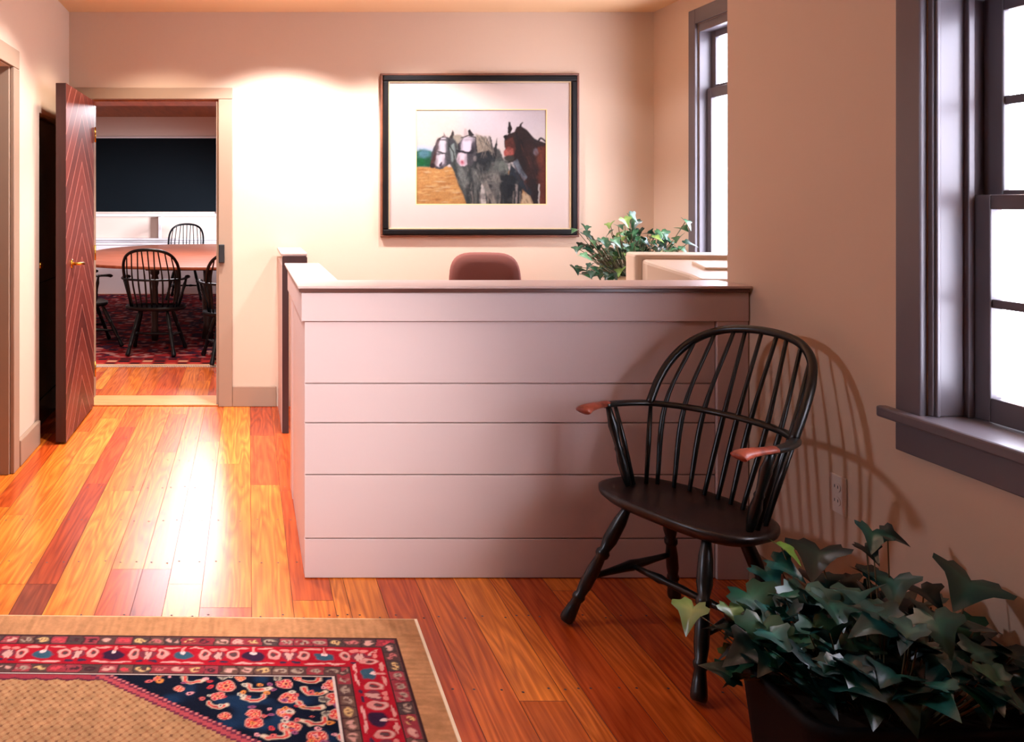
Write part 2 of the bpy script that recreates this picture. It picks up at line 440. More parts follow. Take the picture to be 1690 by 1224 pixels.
# doorway casing (back wall)
t = thing('trim_2', 'taupe door casing around the open conference doorway', 'door casing', (0,0,0), kind='structure')
b = MB(); b.box(-.198, -.106, BW-.02, BW-.001, .001, 2.035); b.build('casing_upright', M['trim'], t, bevel=.004)
b = MB(); b.box(-1.165, -1.078, BW-.02, BW-.001, .001, 2.035); b.build('casing_upright', M['trim'], t, bevel=.004)
b = MB(); b.box(-1.165, -.106, BW-.02, BW-.001, 2.036, 2.112); b.build('casing_head', M['trim'], t, bevel=.004)
b = MB(); b.box(-1.0745, -.1985, BW+.001, BW2-.001, 2.022, 2.0345); b.build('head_jamb', M['woodceil'], t)
b = MB(); b.box(-1.0745, -1.06, BW+.03, BW2-.001, .013, 2.022); b.build('side_jamb', M['trim'], t)
b = MB(); b.box(-.213, -.1985, BW+.001, BW2-.001, .013, 2.022); b.build('side_jamb', M['trim'], t)
b = MB(); b.box(-.196, -.158, BW-.05, BW-.02, .955, 1.075); sk = b.build('lock_keeper', M['iron'], t, bevel=.003)
sk['label'] = 'black lock keeper'
# cased opening (left wall)
t = thing('trim_3', 'taupe casing of the left opening cut by the photo edge', 'door casing', (0,0,0), kind='structure')
b = MB(); b.box(XL+.001, XL+.022, yb, yb+.10, .001, 2.03); b.build('casing_upright', M['trim'], t, bevel=.004)
b = MB(); b.box(XL+.001, XL+.022, ya-.1, ya, .001, 2.03); b.build('casing_upright', M['trim'], t, bevel=.004)
b = MB(); b.box(XL+.001, XL+.022, ya-.1, yb+.10, 2.031, 2.125); b.build('casing_head', M['trim'], t, bevel=.004)
b = MB(); b.box(XL-.139, XL, yb-.016, yb-.0005, .001, 2.03); b.box(XL-.10, XL-.06, yb-.03, yb-.016, .001, 2.02); b.build('side_jamb', M['trim'], t, bevel=.002)
# dark green closed door in left wall
t = thing('door_1', 'black-green closed door in the left wall behind the open door', 'door', (XL-.06, 4.73, 0), kind='structure')
b = MB(); b.box(-.04, 0, .0, .72, .012, 1.855)
b.build('door_leaf', M['greendoor'], t, bevel=.003)
b = MB(); b.box(0, .006, .06, .66, .16, .17); b.box(0,.006,.06,.66,.86,.87); b.build('panel_bead', M['greendoor'], t)
b = MB(); b.tube([(0,.06,.99),(.035,.06,.99)], .008, 10); b.tube([(.035,.06,.99),(.05,.06,.99),(.062,.06,.99)], [.012,.024,.012], 14); b.build('door_knob', M['brass'], t)

# open chevron door, hinged on the doorway's left jamb, swung square into the room
t = thing('door_2', 'reddish mahogany chevron-plank door standing open beside the doorway', 'door', (-1.02, 5.488, 0), kind='structure')
b = MB(); b.box(-.058, 0, -.845, -.004, .012, 2.022); b.cur = 1
lf = b.build('door_leaf', [M['chevron'], M['dooredge']], t, bevel=.002)
for p in lf.data.polygons:
    if abs(p.normal.x) < .5: p.material_index = 1
b = MB(); b.lathe([(.026,0),(.026,.006),(.01,.008)], n=20)
for v in range(len(b.v)): x,y,z = b.v[v]; b.v[v] = (z, y-.70, x+1.0)
b.tube([(0,-.70,1.0),(.045,-.70,1.0),(.05,-.692,1.0),(.05,-.60,.996),(.048,-.585,.992)], [.009,.009,.009,.0075,.008], 12)
b.build('door_handle', M['brass'], t)['label'] = 'brass lever handle'
for z in (.25, 1.02, 1.8):
    b = MB(); b.tube([(.006,.004,z-.05),(.006,.004,z+.05)], .006, 10); b.build('hinge', M['brass'], t)

# ------------------------------------------------------------------ windows
def near_window(name, label, dy):
    t = thing(name, label, 'window', (0,-dy,0), kind='structure')
    G, S = M['window'], M['sash']
    x0 = XR
    b = MB(); b.box(x0-.02, x0-.001, WY1, WY1+.085, WZ0, WZ1+.09); b.build('casing', G, t, bevel=.004)
    b = MB(); b.box(x0-.02, x0-.001, WY0-.085, WY0, WZ0, WZ1+.09); b.build('casing', G, t, bevel=.004)
    b = MB(); b.box(x0-.02, x0-.001, WY0, WY1, WZ1, WZ1+.09); b.build('casing_head', G, t, bevel=.004)
    b = MB(); b.prism([(x0-.052,WY0-.115),(x0-.0215,WY0-.115),(x0-.0215,WY0+.001),(x0+.15,WY0+.001),(x0+.15,WY1-.001),(x0-.0215,WY1-.001),(x0-.0215,WY1+.115),(x0-.052,WY1+.115)][::1], WZ0-.013, WZ0+.018)
    b.build('stool', G, t, bevel=.006)
    b = MB(); b.box(x0-.02, x0-.001, WY0-.085, WY1+.085, WZ0-.097, WZ0-.014); b.build('apron', G, t, bevel=.003)
    z0 = WZ0+.019
    for (ya_, yb_) in ((WY1-.016, WY1-.0005), (WY0+.0005, WY0+.016)):
        b = MB(); b.box(x0+.0, x0+.149, ya_, yb_, z0, WZ1); b.build('side_jamb', G, t, bevel=.002)
    b = MB(); b.box(x0, x0+.149, WY0+.017, WY1-.017, WZ1-.016, WZ1-.0005); b.build('head_jamb', G, t)
    for s, yy in ((1, WY1-.016), (-1, WY0+.016)):      # stops and parting bead
        b = MB()
        for xa, xb, d in ((x0+.006,x0+.016,.008),(x0+.082,x0+.098,.016),(x0+.138,x0+.146,.012)):
            b.box(xa, xb, min(yy, yy-s*d), max(yy, yy-s*d), z0, WZ1-.017)
        b.build('stop_bead', G, t, bevel=.002)
    y0, y1 = WY0+.02, WY1-.02
    zmid = 1.365
    def sash(name, xa, xb, za, zb, top, bot):
        st = .056
        b = MB(); b.box(xa, xb, y0, y0+st, za, zb); b.box(xa, xb, y1-st, y1, za, zb)
        b.box(xa, xb, y0+st, y1-st, zb-top, zb); b.box(xa, xb, y0+st, y1-st, za, za+bot)
        f = b.build(name, S, t, bevel=.003)
        b = MB(); ga, gb = za+bot, zb-top; m = .022; xm = (xa+xb)/2
        zc = (ga+gb)/2; b.box(xa+.006, xb-.006, y0+st, y1-st, zc-m/2, zc+m/2)
        for k in (1,2):
            yc_ = y0+st+(y1-y0-2*st)*k/3; b.box(xa+.006, xb-.006, yc_-m/2, yc_+m/2, ga, zc-m/2); b.box(xa+.006, xb-.006, yc_-m/2, yc_+m/2, zc+m/2, gb)
        b.build('muntin', S, f)
        b = MB(); b.box(xm-.002, xm+.002, y0+st-.004, y1-st+.004, ga-.004, gb+.004); b.build('pane', M['glass'], f)
    sash('lower_sash', x0+.098, x0+.13, z0+.001, zmid+.012, .038, .062)
    sash('upper_sash', x0+.131, x0+.149, zmid-.012, WZ1-.017, .04, .036)
near_window('window_1', 'grey near double-hung window with wide sill at right edge', 0)

def far_window():
    t = thing('window_2', 'tall grey window glowing white in the alcove above the monitor', 'window', (0,0,0), kind='structure')
    G, S = M['window'], M['sash']; x0 = XF
    b = MB(); b.box(x0-.02, x0-.001, FY1, FY1+.075, FZ0-.1, FZ1+.09); b.build('casing', G, t, bevel=.004)
    b = MB(); b.box(x0-.02, x0-.001, FY0-.075, FY0, FZ0-.1, FZ1+.09); b.build('casing', G, t, bevel=.004)
    b = MB(); b.box(x0-.02, x0-.001, FY0, FY1, FZ1, FZ1+.09); b.build('casing_head', G, t, bevel=.004)
    b = MB(); b.box(x0-.05, x0+.099, FY0+.001, FY1-.001, FZ0-.014, FZ0+.016); b.build('stool', G, t, bevel=.005)
    b = MB(); b.box(x0, x0+.099, FY1-.014, FY1-.0005, FZ0+.017, FZ1); b.box(x0, x0+.099, FY0+.0005, FY0+.014, FZ0+.017, FZ1)
    b.box(x0, x0+.099, FY0+.015, FY1-.015, FZ1-.05, FZ1-.0005); b.build('jamb', G, t, bevel=.002)
    def sash(name, xa, xb, za, zb, top, bot, cols):
        st = .04; y0, y1 = FY0+.016, FY1-.016
        b = MB(); b.box(xa,xb,y0,y0+st,za,zb); b.box(xa,xb,y1-st,y1,za,zb); b.box(xa,xb,y0+st,y1-st,zb-top,zb); b.box(xa,xb,y0+st,y1-st,za,za+bot)
        f = b.build(name, S, t, bevel=.003)
        b = MB()
        for k in range(1, cols):
            yc_ = y0+st+(y1-y0-2*st)*k/cols; b.box(xa+.004, xb-.004, yc_-.011, yc_+.011, za+bot, zb-top)
        b.build('muntin', S, f)
        b = MB(); xm=(xa+xb)/2; b.box(xm-.002, xm+.002, y0+st-.004, y1-st+.004, za+bot-.004, zb-top+.004); b.build('pane', M['glass'], f)
    sash('lower_sash', x0+.045, x0+.069, FZ0+.018, 2.03, .06, .06, 3)
    sash('upper_sash', x0+.072, x0+.096, 1.99, FZ1-.051, .04, .06, 3)
far_window()

# ------------------------------------------------------------------ reception desk
def desk():
    t = thing('reception_desk', 'taupe panelled reception desk with raised counter beside the wooden armchair', 'reception desk', (.2, 2.981, 0))
    X = lambda x: x-.2
    D = M['desk']
    zs = [.001, .144, .374, .561, .703, .929]
    b = MB()
    for z0, z1 in zip(zs[:-1], zs[1:]): b.box(X(.203), X(1.682), .012, .032, z0+.0022, z1-.0022)
    b.box(X(.206), X(1.68), .024, .04, .001, .929)
    b.build('front_panel', D, t, bevel=.0015)
    b = MB(); b.box(X(1.684), X(1.796), 0, .04, .001, .9285); b.build('corner_stile', D, t, bevel=.002)
    b = MB(); b.box(X(.19), X(1.796), -.004, .034, .929, 1.034); b.build('fascia', D, t, bevel=.003)
    b = MB(); b.box(X(.19), X(.235), .035, 1.05, .929, 1.034); b.build('side_fascia', D, t, bevel=.003)
    b = MB(); b.box(X(.203), X(.232), .041, .80, .001, .928); b.box(X(.2), X(.236), .805, .96, .001, .928); b.build('side_panel', D, t, bevel=.002)
    b = MB(); b.prism([(X(.176),-.024),(X(1.796),-.024),(X(1.796),.205),(X(.345),.205),(X(.345),1.075),(X(.176),1.075)], 1.048, 1.058)
    b.build('counter_top', M['cap'], t, bevel=.003)
    b = MB(); b.prism([(X(.182),-.018),(X(1.79),-.018),(X(1.796),-.01),(X(1.796),.2),(X(.34),.2),(X(.34),1.07),(X(.182),1.07)], 1.0345, 1.0475)
    b.build('edge_band', M['capedge'], t, bevel=.002)
    b = MB(); b.box(X(.24), X(2.64), .25, .92, .71, .74); b.box(X(1.9), X(2.64), .921, 2.42, .71, .74); b.build('worktop', M['worktop'], t, bevel=.004)
    b = MB(); b.box(X(.24), X(1.79), .041, .06, .001, 1.03); b.build('inner_back', D, t)
    for x in (.30, 1.86, 2.6):
        b = MB(); b.box(X(x), X(x)+.03, .3, .88, .001, .709); b.build('support', D, t)
    b = MB(); b.box(X(1.95), X(2.6), 2.38, 2.41, .001, .709); b.build('support', D, t)
desk()
t = thing('low_partition', 'low half wall with shade-darkened mahogany end running to the rear wall', 'partition', (.19, 4.862, 0))
b = MB(); b.box(.006, .042, .016, .625, .001, .985); b.build('panel', M['desk'], t, bevel=.002)
b = MB(); b.box(0, .155, .012, .625, 1.04, 1.056); b.build('cap', M['cap'], t, bevel=.004)
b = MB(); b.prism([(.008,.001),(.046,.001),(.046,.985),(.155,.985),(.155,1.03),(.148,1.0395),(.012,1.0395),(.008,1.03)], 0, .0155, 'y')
b.build('shaded_end', M['shadedwood'], t, bevel=.002)
b = MB(); b.box(.047, .15, .016, .625, .9855, 1.0395); b.build('under_cap', M['desk'], t)

# ------------------------------------------------------------------ picture
class Canvas:
    def __init__(s, X, Y, base):
        s.X, s.Y = X, Y; s.c = np.zeros((len(X), 3)); s.c[:] = lin(*base); s.rng = np.random.default_rng(3)
    def _mix(s, m, col):
        s.c = s.c*(1-m[:,None]) + np.array(lin(*col))[None,:]*m[:,None]
    def ell(s, cx, cy, rx, ry, col, rot=0, soft=.12, a=1, ring=0):
        ca, sa = math.cos(rot), math.sin(rot)
        dx, dy = s.X-cx, s.Y-cy
        u, v = (dx*ca+dy*sa)/rx, (-dx*sa+dy*ca)/ry
        d = np.sqrt(u*u+v*v)
        m = np.clip((1-d)/soft+.5, 0, 1)
        if ring: m = m*np.clip((d-(1-ring))/soft+.5, 0, 1)
        s._mix(m*a, col)
    def poly(s, pts, col, soft=0, a=1):
        inside = np.zeros(len(s.X), bool); n = len(pts); dist = np.full(len(s.X), 1e9)
        for i in range(n):
            x1,y1 = pts[i]; x2,y2 = pts[(i+1)%n]
            if y1 != y2:
                cond = ((y1 > s.Y) != (y2 > s.Y)) & (s.X < (x2-x1)*(s.Y-y1)/(y2-y1)+x1); inside ^= cond
            if soft:
                L2 = (x2-x1)**2+(y2-y1)**2+1e-12; tt = np.clip(((s.X-x1)*(x2-x1)+(s.Y-y1)*(y2-y1))/L2,0,1)
                dist = np.minimum(dist, np.hypot(s.X-x1-tt*(x2-x1), s.Y-y1-tt*(y2-y1)))
        m = inside.astype(float)
        if soft: m = np.clip(np.where(inside, dist, -dist)/soft+.5, 0, 1)
        s._mix(m*a, col)
    def line(s, pts, w, col, a=1):
        dist = np.full(len(s.X), 1e9)
        for (x1,y1),(x2,y2) in zip(pts[:-1], pts[1:]):
            L2 = (x2-x1)**2+(y2-y1)**2+1e-12; tt = np.clip(((s.X-x1)*(x2-x1)+(s.Y-y1)*(y2-y1))/L2,0,1)
            dist = np.minimum(dist, np.hypot(s.X-x1-tt*(x2-x1), s.Y-y1-tt*(y2-y1)))
        s._mix(np.clip((w/2-dist)/(w*.35)+.5,0,1)*a, col)
def grid_obj(name, xs, ys, z, cols, mat, parent, plane='xy'):
    nx, ny = len(xs), len(ys)
    XX, YY = np.meshgrid(xs, ys)
    P = np.stack([XX.ravel(), YY.ravel(), np.full(nx*ny, z)], 1) if plane == 'xy' else np.stack([XX.ravel(), np.full(nx*ny, z), YY.ravel()], 1)
    i = (np.arange(ny-1)[:,None]*nx + np.arange(nx-1)[None,:]).ravel()
    F = np.stack([i, i+1, i+nx+1, i+nx], 1)
    me = bpy.data.meshes.new(name); me.from_pydata(P.tolist(), [], F.tolist()); me.materials.append(mat)
    ca = me.color_attributes.new('Col', 'FLOAT_COLOR', 'POINT')
    ca.data.foreach_set('color', np.concatenate([cols, np.ones((len(cols),1))], 1).ravel().astype(np.float32))
    o = bpy.data.objects.new(name, me); COL.objects.link(o); o.parent = parent
    return o
def vnoise(X, Y, s, seed):
    rng = np.random.default_rng(seed); g = rng.random((64,64))
    x, y = X/s, Y/s; xi, yi = np.floor(x).astype(int), np.floor(y).astype(int); fx, fy = x-xi, y-yi
    fx, fy = fx*fx*(3-2*fx), fy*fy*(3-2*fy)
    q = lambda a,b_: g[a%64, b_%64]
    return (q(xi,yi)*(1-fx)+q(xi+1,yi)*fx)*(1-fy)+(q(xi,yi+1)*(1-fx)+q(xi+1,yi+1)*fx)*fy

def picture():
    t = thing('framed_picture', 'large dark-framed print of harnessed draft horses on the rear wall', 'picture', (1.529, BW, 1.664))
    w, h = .656, .541            # half sizes, outer
    def ringframe(name, o0, o1, y0, y1, mat, bev=.003):
        b = MB(); a, c, d, e = w-o0, h-o0, w-o1, h-o1
        b.box(-a, a, y0, y1, e, c); b.box(-a, a, y0, y1, -c, -e); b.box(-a, -d, y0, y1, -e, e); b.box(d, a, y0, y1, -e, e)
        return b.build(name, mat, t, bevel=bev)
    ringframe('frame_edge', 0, .014, -.03, -.002, M['frameedge'])
    ringframe('frame', .0141, .052, -.038, -.002, M['frame'], .008)
    ringframe('fillet', .0521, .060, -.026, -.002, M['fillet'], .001)
    px0, px1, pz0, pz1 = -.422, .447, -.327, .306     # opening of the mat
    b = MB(); a, c = w-.06, h-.06
    b.box(-a,a,-.016,-.012,pz1,c); b.box(-a,a,-.016,-.012,-c,pz0); b.box(-a,px0,-.016,-.012,pz0,pz1); b.box(px1,a,-.016,-.012,pz0,pz1)
    b.build('mat_board', M['mat_board'], t)
    b = MB()
    b.box(px0,px1,-.0165,-.009,pz1-.006,pz1); b.box(px0,px1,-.0165,-.009,pz0,pz0+.006); b.box(px0,px0+.006,-.0165,-.009,pz0+.006,pz1-.006); b.box(px1-.006,px1,-.0165,-.009,pz0+.006,pz1-.006)
    b.build('mat_bevel', M['bevelcut'], t)
    # the print: coordinates 0..1400 across, 0..1010 down
    nx, nz = 300, 217
    xs = np.linspace(px0+.004, px1-.004, nx); zs = np.linspace(pz1-.004, pz0+.004, nz)
    U, V = np.meshgrid(np.linspace(0,1400,nx), np.linspace(0,1010,nz)); U=U.ravel(); V=V.ravel()
    n1 = vnoise(U,V,60,1)-.5; n2 = vnoise(U,V,22,2)-.5
    c = Canvas(U + n1*10 + n2*8, V + n2*10 - n1*8, (226,212,204))
    c.ell(900,60,700,260,(228,214,214),soft=.8); c.ell(200,160,300,240,(232,222,210),soft=.8)
    c.ell(60,450,150,60,(196,208,222),soft=.7)
    c.poly([(-20,450),(40,425),(90,430),(150,440),(200,470),(200,615),(-20,615)], (66,120,96), 20)
    c.ell(90,470,60,45,(98,140,150),soft=.8); c.ell(60,560,60,40,(28,112,62),soft=.7); c.ell(150,555,60,50,(34,98,62),soft=.7)
    c.poly([(-20,610),(700,610),(1420,700),(1420,1030),(-20,1030)], (206,156,98), 14)
    for k in range(60):
        R2 = random.Random(k); y = R2.uniform(640,1000); x = R2.uniform(0,560)
        c.ell(x, y, R2.uniform(25,80), R2.uniform(4,10), R2.choice([(226,186,130),(180,122,70),(216,168,104),(222,192,150)]), soft=.8, a=.7)
    c.ell(1230,960,120,90,(206,180,146),soft=.5)
    # rear grey bodies
    c.poly([(560,600),(700,330),(790,380),(900,420),(950,560),(1000,700),(960,1020),(700,1020),(640,850)], (96,94,90), 16)
    c.poly([(300,420),(400,280),(470,270),(560,330),(600,520),(620,720),(600,1020),(560,1020),(500,860),(400,640),(330,520)], (104,108,104), 14)
    c.poly([(390,280),(470,262),(520,300),(560,440),(480,420)], (182,170,152), 20)
    c.poly([(400,600),(520,560),(700,620),(880,560),(960,760),(940,1020),(560,1020),(470,830)], (86,88,84), 24)
    c.ell(800,790,140,150,(112,112,106),soft=.5); c.ell(560,700,110,160,(94,98,94),soft=.5)
    c.ell(720,580,110,90,(70,72,72),soft=.5); c.poly([(640,260),(760,300),(830,420),(800,560),(700,520),(650,430)], (172,158,140), 24)
    c.ell(880,640,110,110,(98,104,98),soft=.5)
    c.poly([(330,520),(440,440),(560,560),(600,700),(590,1020),(540,1020),(500,860),(420,690)], (92,96,92), 10)
    c.poly([(420,560),(470,560),(540,700),(560,860),(500,800),(430,640)], (134,136,130), 14)
    c.poly([(560,560),(660,610),(700,760),(690,1020),(610,1020),(570,800)], (78,80,78), 10)
    c.poly([(600,620),(650,640),(670,800),(640,880),(610,760)], (128,128,122), 14)
    c.poly([(690,720),(800,650),(900,640),(960,760),(930,900),(880,1000),(800,860),(740,800)], (112,110,104), 12)
    c.poly([(740,700),(850,670),(930,720),(930,800),(850,760),(770,760)], (142,138,130), 16)
    c.poly([(700,780),(730,770),(760,1030),(700,1030)], (210,196,186), 8)
    c.poly([(760,840),(800,900),(840,1030),(770,1030)], (50,50,52), 8)
    c.poly([(640,470),(760,440),(850,470),(850,590),(760,650),(680,640)], (52,54,58), 10)
    c.poly([(870,560),(960,540),(1000,640),(960,700),(900,660)], (118,124,114), 14)
    c.poly([(960,690),(1080,720),(1140,860),(1100,1030),(960,1030),(940,800)], (34,36,40), 10)
    # left horse head
    c.poly([(180,560),(150,520),(190,400),(230,310),(290,280),(350,300),(420,330),(440,440),(400,560),(330,610),(260,640),(210,630)], (86,84,86), 10)
    c.poly([(235,360),(270,300),(320,310),(330,400),(310,480),(300,580),(250,620),(210,600),(205,520)], (232,222,226), 12)
    c.poly([(190,480),(235,300),(265,290),(230,430),(205,540),(170,600),(150,580)], (92,62,58), 10)
    c.ell(180,600,30,26,(60,44,44),soft=.4); c.ell(262,590,16,30,(92,80,92),.4,soft=.4)
    c.poly([(290,300),(296,240),(320,300)], (170,150,146), 6); c.poly([(350,300),(395,220),(410,270),(385,320)], (82,74,68), 6)
    c.ell(345,395,24,40,(58,62,62),soft=.7); c.poly([(360,400),(410,360),(430,520),(390,560)], (150,160,154), 14)
    c.line([(215,440),(300,470),(340,480)], 12, (60,60,60)); c.line([(240,320),(330,330),(400,450),(420,560)], 12, (70,70,66))
    # middle horse head
    c.poly([(450,480),(460,360),(510,300),(600,290),(650,330),(650,430),(640,540),(600,600),(470,560)], (92,88,90), 10)
    c.poly([(480,430),(495,340),(520,295),(610,300),(630,330),(600,420),(570,450)], (238,226,234), 10)
    c.poly([(440,520),(455,460),(540,450),(550,520),(555,580),(520,605),(470,600),(445,570)], (240,222,226), 10)
    c.ell(500,565,26,30,(214,146,156),soft=.9); c.ell(500,560,10,14,(176,100,112),soft=.8)
    c.line([(440,440),(520,455),(600,460)], 18, (48,44,52)); c.ell(612,400,22,62,(60,56,60),.1,soft=.7); c.ell(465,395,16,40,(70,62,66),soft=.4)
    c.poly([(510,300),(520,200),(540,205),(560,290)], (212,194,190), 6); c.poly([(555,220),(575,205),(625,270),(600,290),(565,270)], (56,50,50), 6)
    c.line([(490,300),(560,275),(640,300),(650,440)], 12, (58,52,54)); c.ell(640,520,20,30,(150,140,136),soft=.5)
    c.poly([(650,480),(780,430),(850,480),(830,620),(700,690),(640,620)], (62,64,66), 20)
    for k in range(26):
        R2 = random.Random(100+k); c.line([(R2.uniform(660,800),R2.uniform(270,330)),(R2.uniform(700,860),R2.uniform(400,520))], 7, R2.choice([(196,184,164),(140,128,116),(120,112,106)]), .6)
    c.line([(800,300),(820,420)], 14, (90,82,80)); c.poly([(840,420),(870,300),(875,440),(850,520)], (62,58,58), 6)
    # bay horse
    c.poly([(960,290),(1000,255),(1060,240),(1080,180),(1130,170),(1190,220),(1280,310),(1410,360),(1410,1030),(1280,1030),(1200,860),(1120,700),(1080,560),(1020,560),(960,480),(950,330)], (62,44,40), 10)
    c.poly([(985,250),(995,130),(1010,130),(1035,200),(1010,260)], (46,34,32), 5); c.poly([(1090,200),(1140,130),(1150,140),(1125,200)], (58,42,38), 5)
    c.poly([(935,290),(970,260),(985,300),(960,330)], (40,30,30), 6)
    c.poly([(960,330),(1040,300),(1075,420),(1050,500),(960,490)], (110,62,50), 14)
    c.poly([(940,440),(990,390),(1045,420),(1050,480),(1000,500),(950,490)], (182,100,90), 14); c.ell(1000,455,34,26,(190,112,98),soft=.8)
    c.ell(1000,520,56,34,(80,74,66),soft=.4); c.ell(990,560,36,14,(54,48,44),soft=.4)
    c.poly([(1310,400),(1410,380),(1410,1030),(1330,1030),(1300,700)], (116,60,40), 26); c.ell(1250,620,90,110,(72,48,42),soft=.6)
    c.poly([(1040,560),(1090,530),(1150,640),(1200,720),(1170,760),(1090,680)], (122,126,132), 14)
    c.poly([(1020,570),(1080,640),(1180,780),(1260,900),(1220,920),(1100,820),(1000,700)], (54,60,66), 14)
    c.line([(1080,250),(1110,360),(1130,470)], 12, (44,36,36)); c.line([(1130,330),(1180,470)], 10, (36,32,34)); c.ell(1085,250,12,10,(20,16,16))
    c.line([(1200,330),(1250,300),(1300,350),(1340,300),(1400,340)], 16, (62,52,50)); c.ell(1290,450,26,40,(128,116,120),soft=.5)
    # shading strokes over the heads and chests
    for x,y,rx,ry,col,a_ in ((232,420,22,90,(150,134,136),.6),(325,400,16,90,(150,144,146),.6),(270,470,60,10,(70,64,66),.8),(300,560,22,50,(168,150,158),.6),(215,560,16,50,(130,104,104),.6),
        (490,380,16,70,(160,148,154),.6),(615,350,22,60,(120,110,116),.7),(460,530,14,50,(170,140,148),.6),(540,530,18,60,(150,136,142),.6),(560,320,60,16,(176,164,168),.6),(500,455,70,10,(60,54,60),.8),
        (430,600,30,90,(70,74,72),.5),(700,600,70,50,(54,56,58),.6),(660,720,50,70,(132,130,122),.5),(830,620,60,60,(120,122,114),.5),(900,800,60,120,(124,122,114),.45),(620,860,40,120,(70,72,72),.5),(520,760,60,60,(126,128,122),.5),
        (1010,380,40,70,(88,50,42),.6),(1120,420,50,120,(40,30,30),.6),(1200,450,50,90,(78,48,40),.6),(1160,600,40,90,(36,30,32),.6),(1330,520,40,80,(140,78,54),.5),(1360,800,40,140,(104,56,40),.5),(1270,800,50,120,(48,34,34),.6)):
        c.ell(x,y,rx,ry,col,soft=1.2,a=a_)
    for k in range(110):
        R2=random.Random(400+k); x=R2.uniform(400,1000); y=R2.uniform(520,1000); an=R2.uniform(.9,1.9); l=R2.uniform(20,70)
        if y < 520+ (700-x)*.6 or (x<520 and y>800): continue
        c.line([(x,y),(x+l*math.cos(an),y+l*math.sin(an))], R2.uniform(5,12), R2.choice([(56,58,58),(140,138,130),(100,102,98),(44,46,48),(164,158,148)]), .4)
    for k in range(60):
        R2=random.Random(600+k); x=R2.uniform(1060,1400); y=R2.uniform(260,1000); l=R2.uniform(30,90)
        if y < 200+(x-1060)*.55: continue
        c.line([(x,y),(x+l*.4,y+l)], R2.uniform(6,14), R2.choice([(40,28,28),(96,58,46),(70,44,38),(124,72,52)]), .4)
    # legs
    c.poly([(900,700),(1050,700),(1150,860),(1120,1030),(950,1030)], (50,52,54), 20)
    for x, w_, cc in ((560,40,(70,72,70)),(640,36,(112,112,106)),(720,40,(206,196,186)),(800,30,(74,70,68)),(850,44,(122,118,112)),(920,34,(60,58,58)),(1010,50,(42,42,46)),(1080,24,(160,148,140)),(1290,60,(52,40,38)),(1325,14,(210,200,190))):
        c.poly([(x-w_/2,800),(x+w_/2,800),(x+w_/2*.8,1030),(x-w_/2*.8,1030)], cc, 10)
    c.poly([(700,780),(760,760),(880,1030),(830,1030)], (150,142,132), 12)
    for x in (600,690,770,905,1050,1120): c.line([(x,880),(x+R.uniform(-14,14),1020)], 16, (196,180,166), .35)
    for k in range(60):
        R2=random.Random(200+k); c.ell(R2.uniform(520,1100),R2.uniform(560,980),R2.uniform(8,34),R2.uniform(8,34),R2.choice([(60,62,62),(130,128,122),(100,100,96),(44,46,48)]),soft=.9,a=.5)
    n3 = vnoise(U,V,9,8)-.5; n4 = vnoise(U*.5+V*.6,V-U*.3,30,12)-.5
    cc = c.c.reshape(nz,nx,3)
    for _ in range(2):
        cc = (np.roll(cc,1,0)+np.roll(cc,-1,0)+np.roll(cc,1,1)+np.roll(cc,-1,1)+2*cc)/6
    cc = cc.reshape(-1,3); lum = cc.mean(1)
    cc = np.clip(.43*cc**1.2*(1+(.3*n3+.32*n2+.2*n1)[:,None]*np.clip(1.3-lum*2,0.12,1)[:,None]), 0, 1)
    # rows run downward, so flip winding by listing z ascending
    order = np.arange(nx*nz).reshape(nz,nx)[::-1].ravel()
    grid_obj('print', xs, zs[::-1], -.0105, cc[order], M['pict'], t, 'xz')
    b = MB(); b.box(-w+.03, w-.03, -.008, -.003, -h+.03, h-.03); b.build('backing', M['black'], t)
picture()

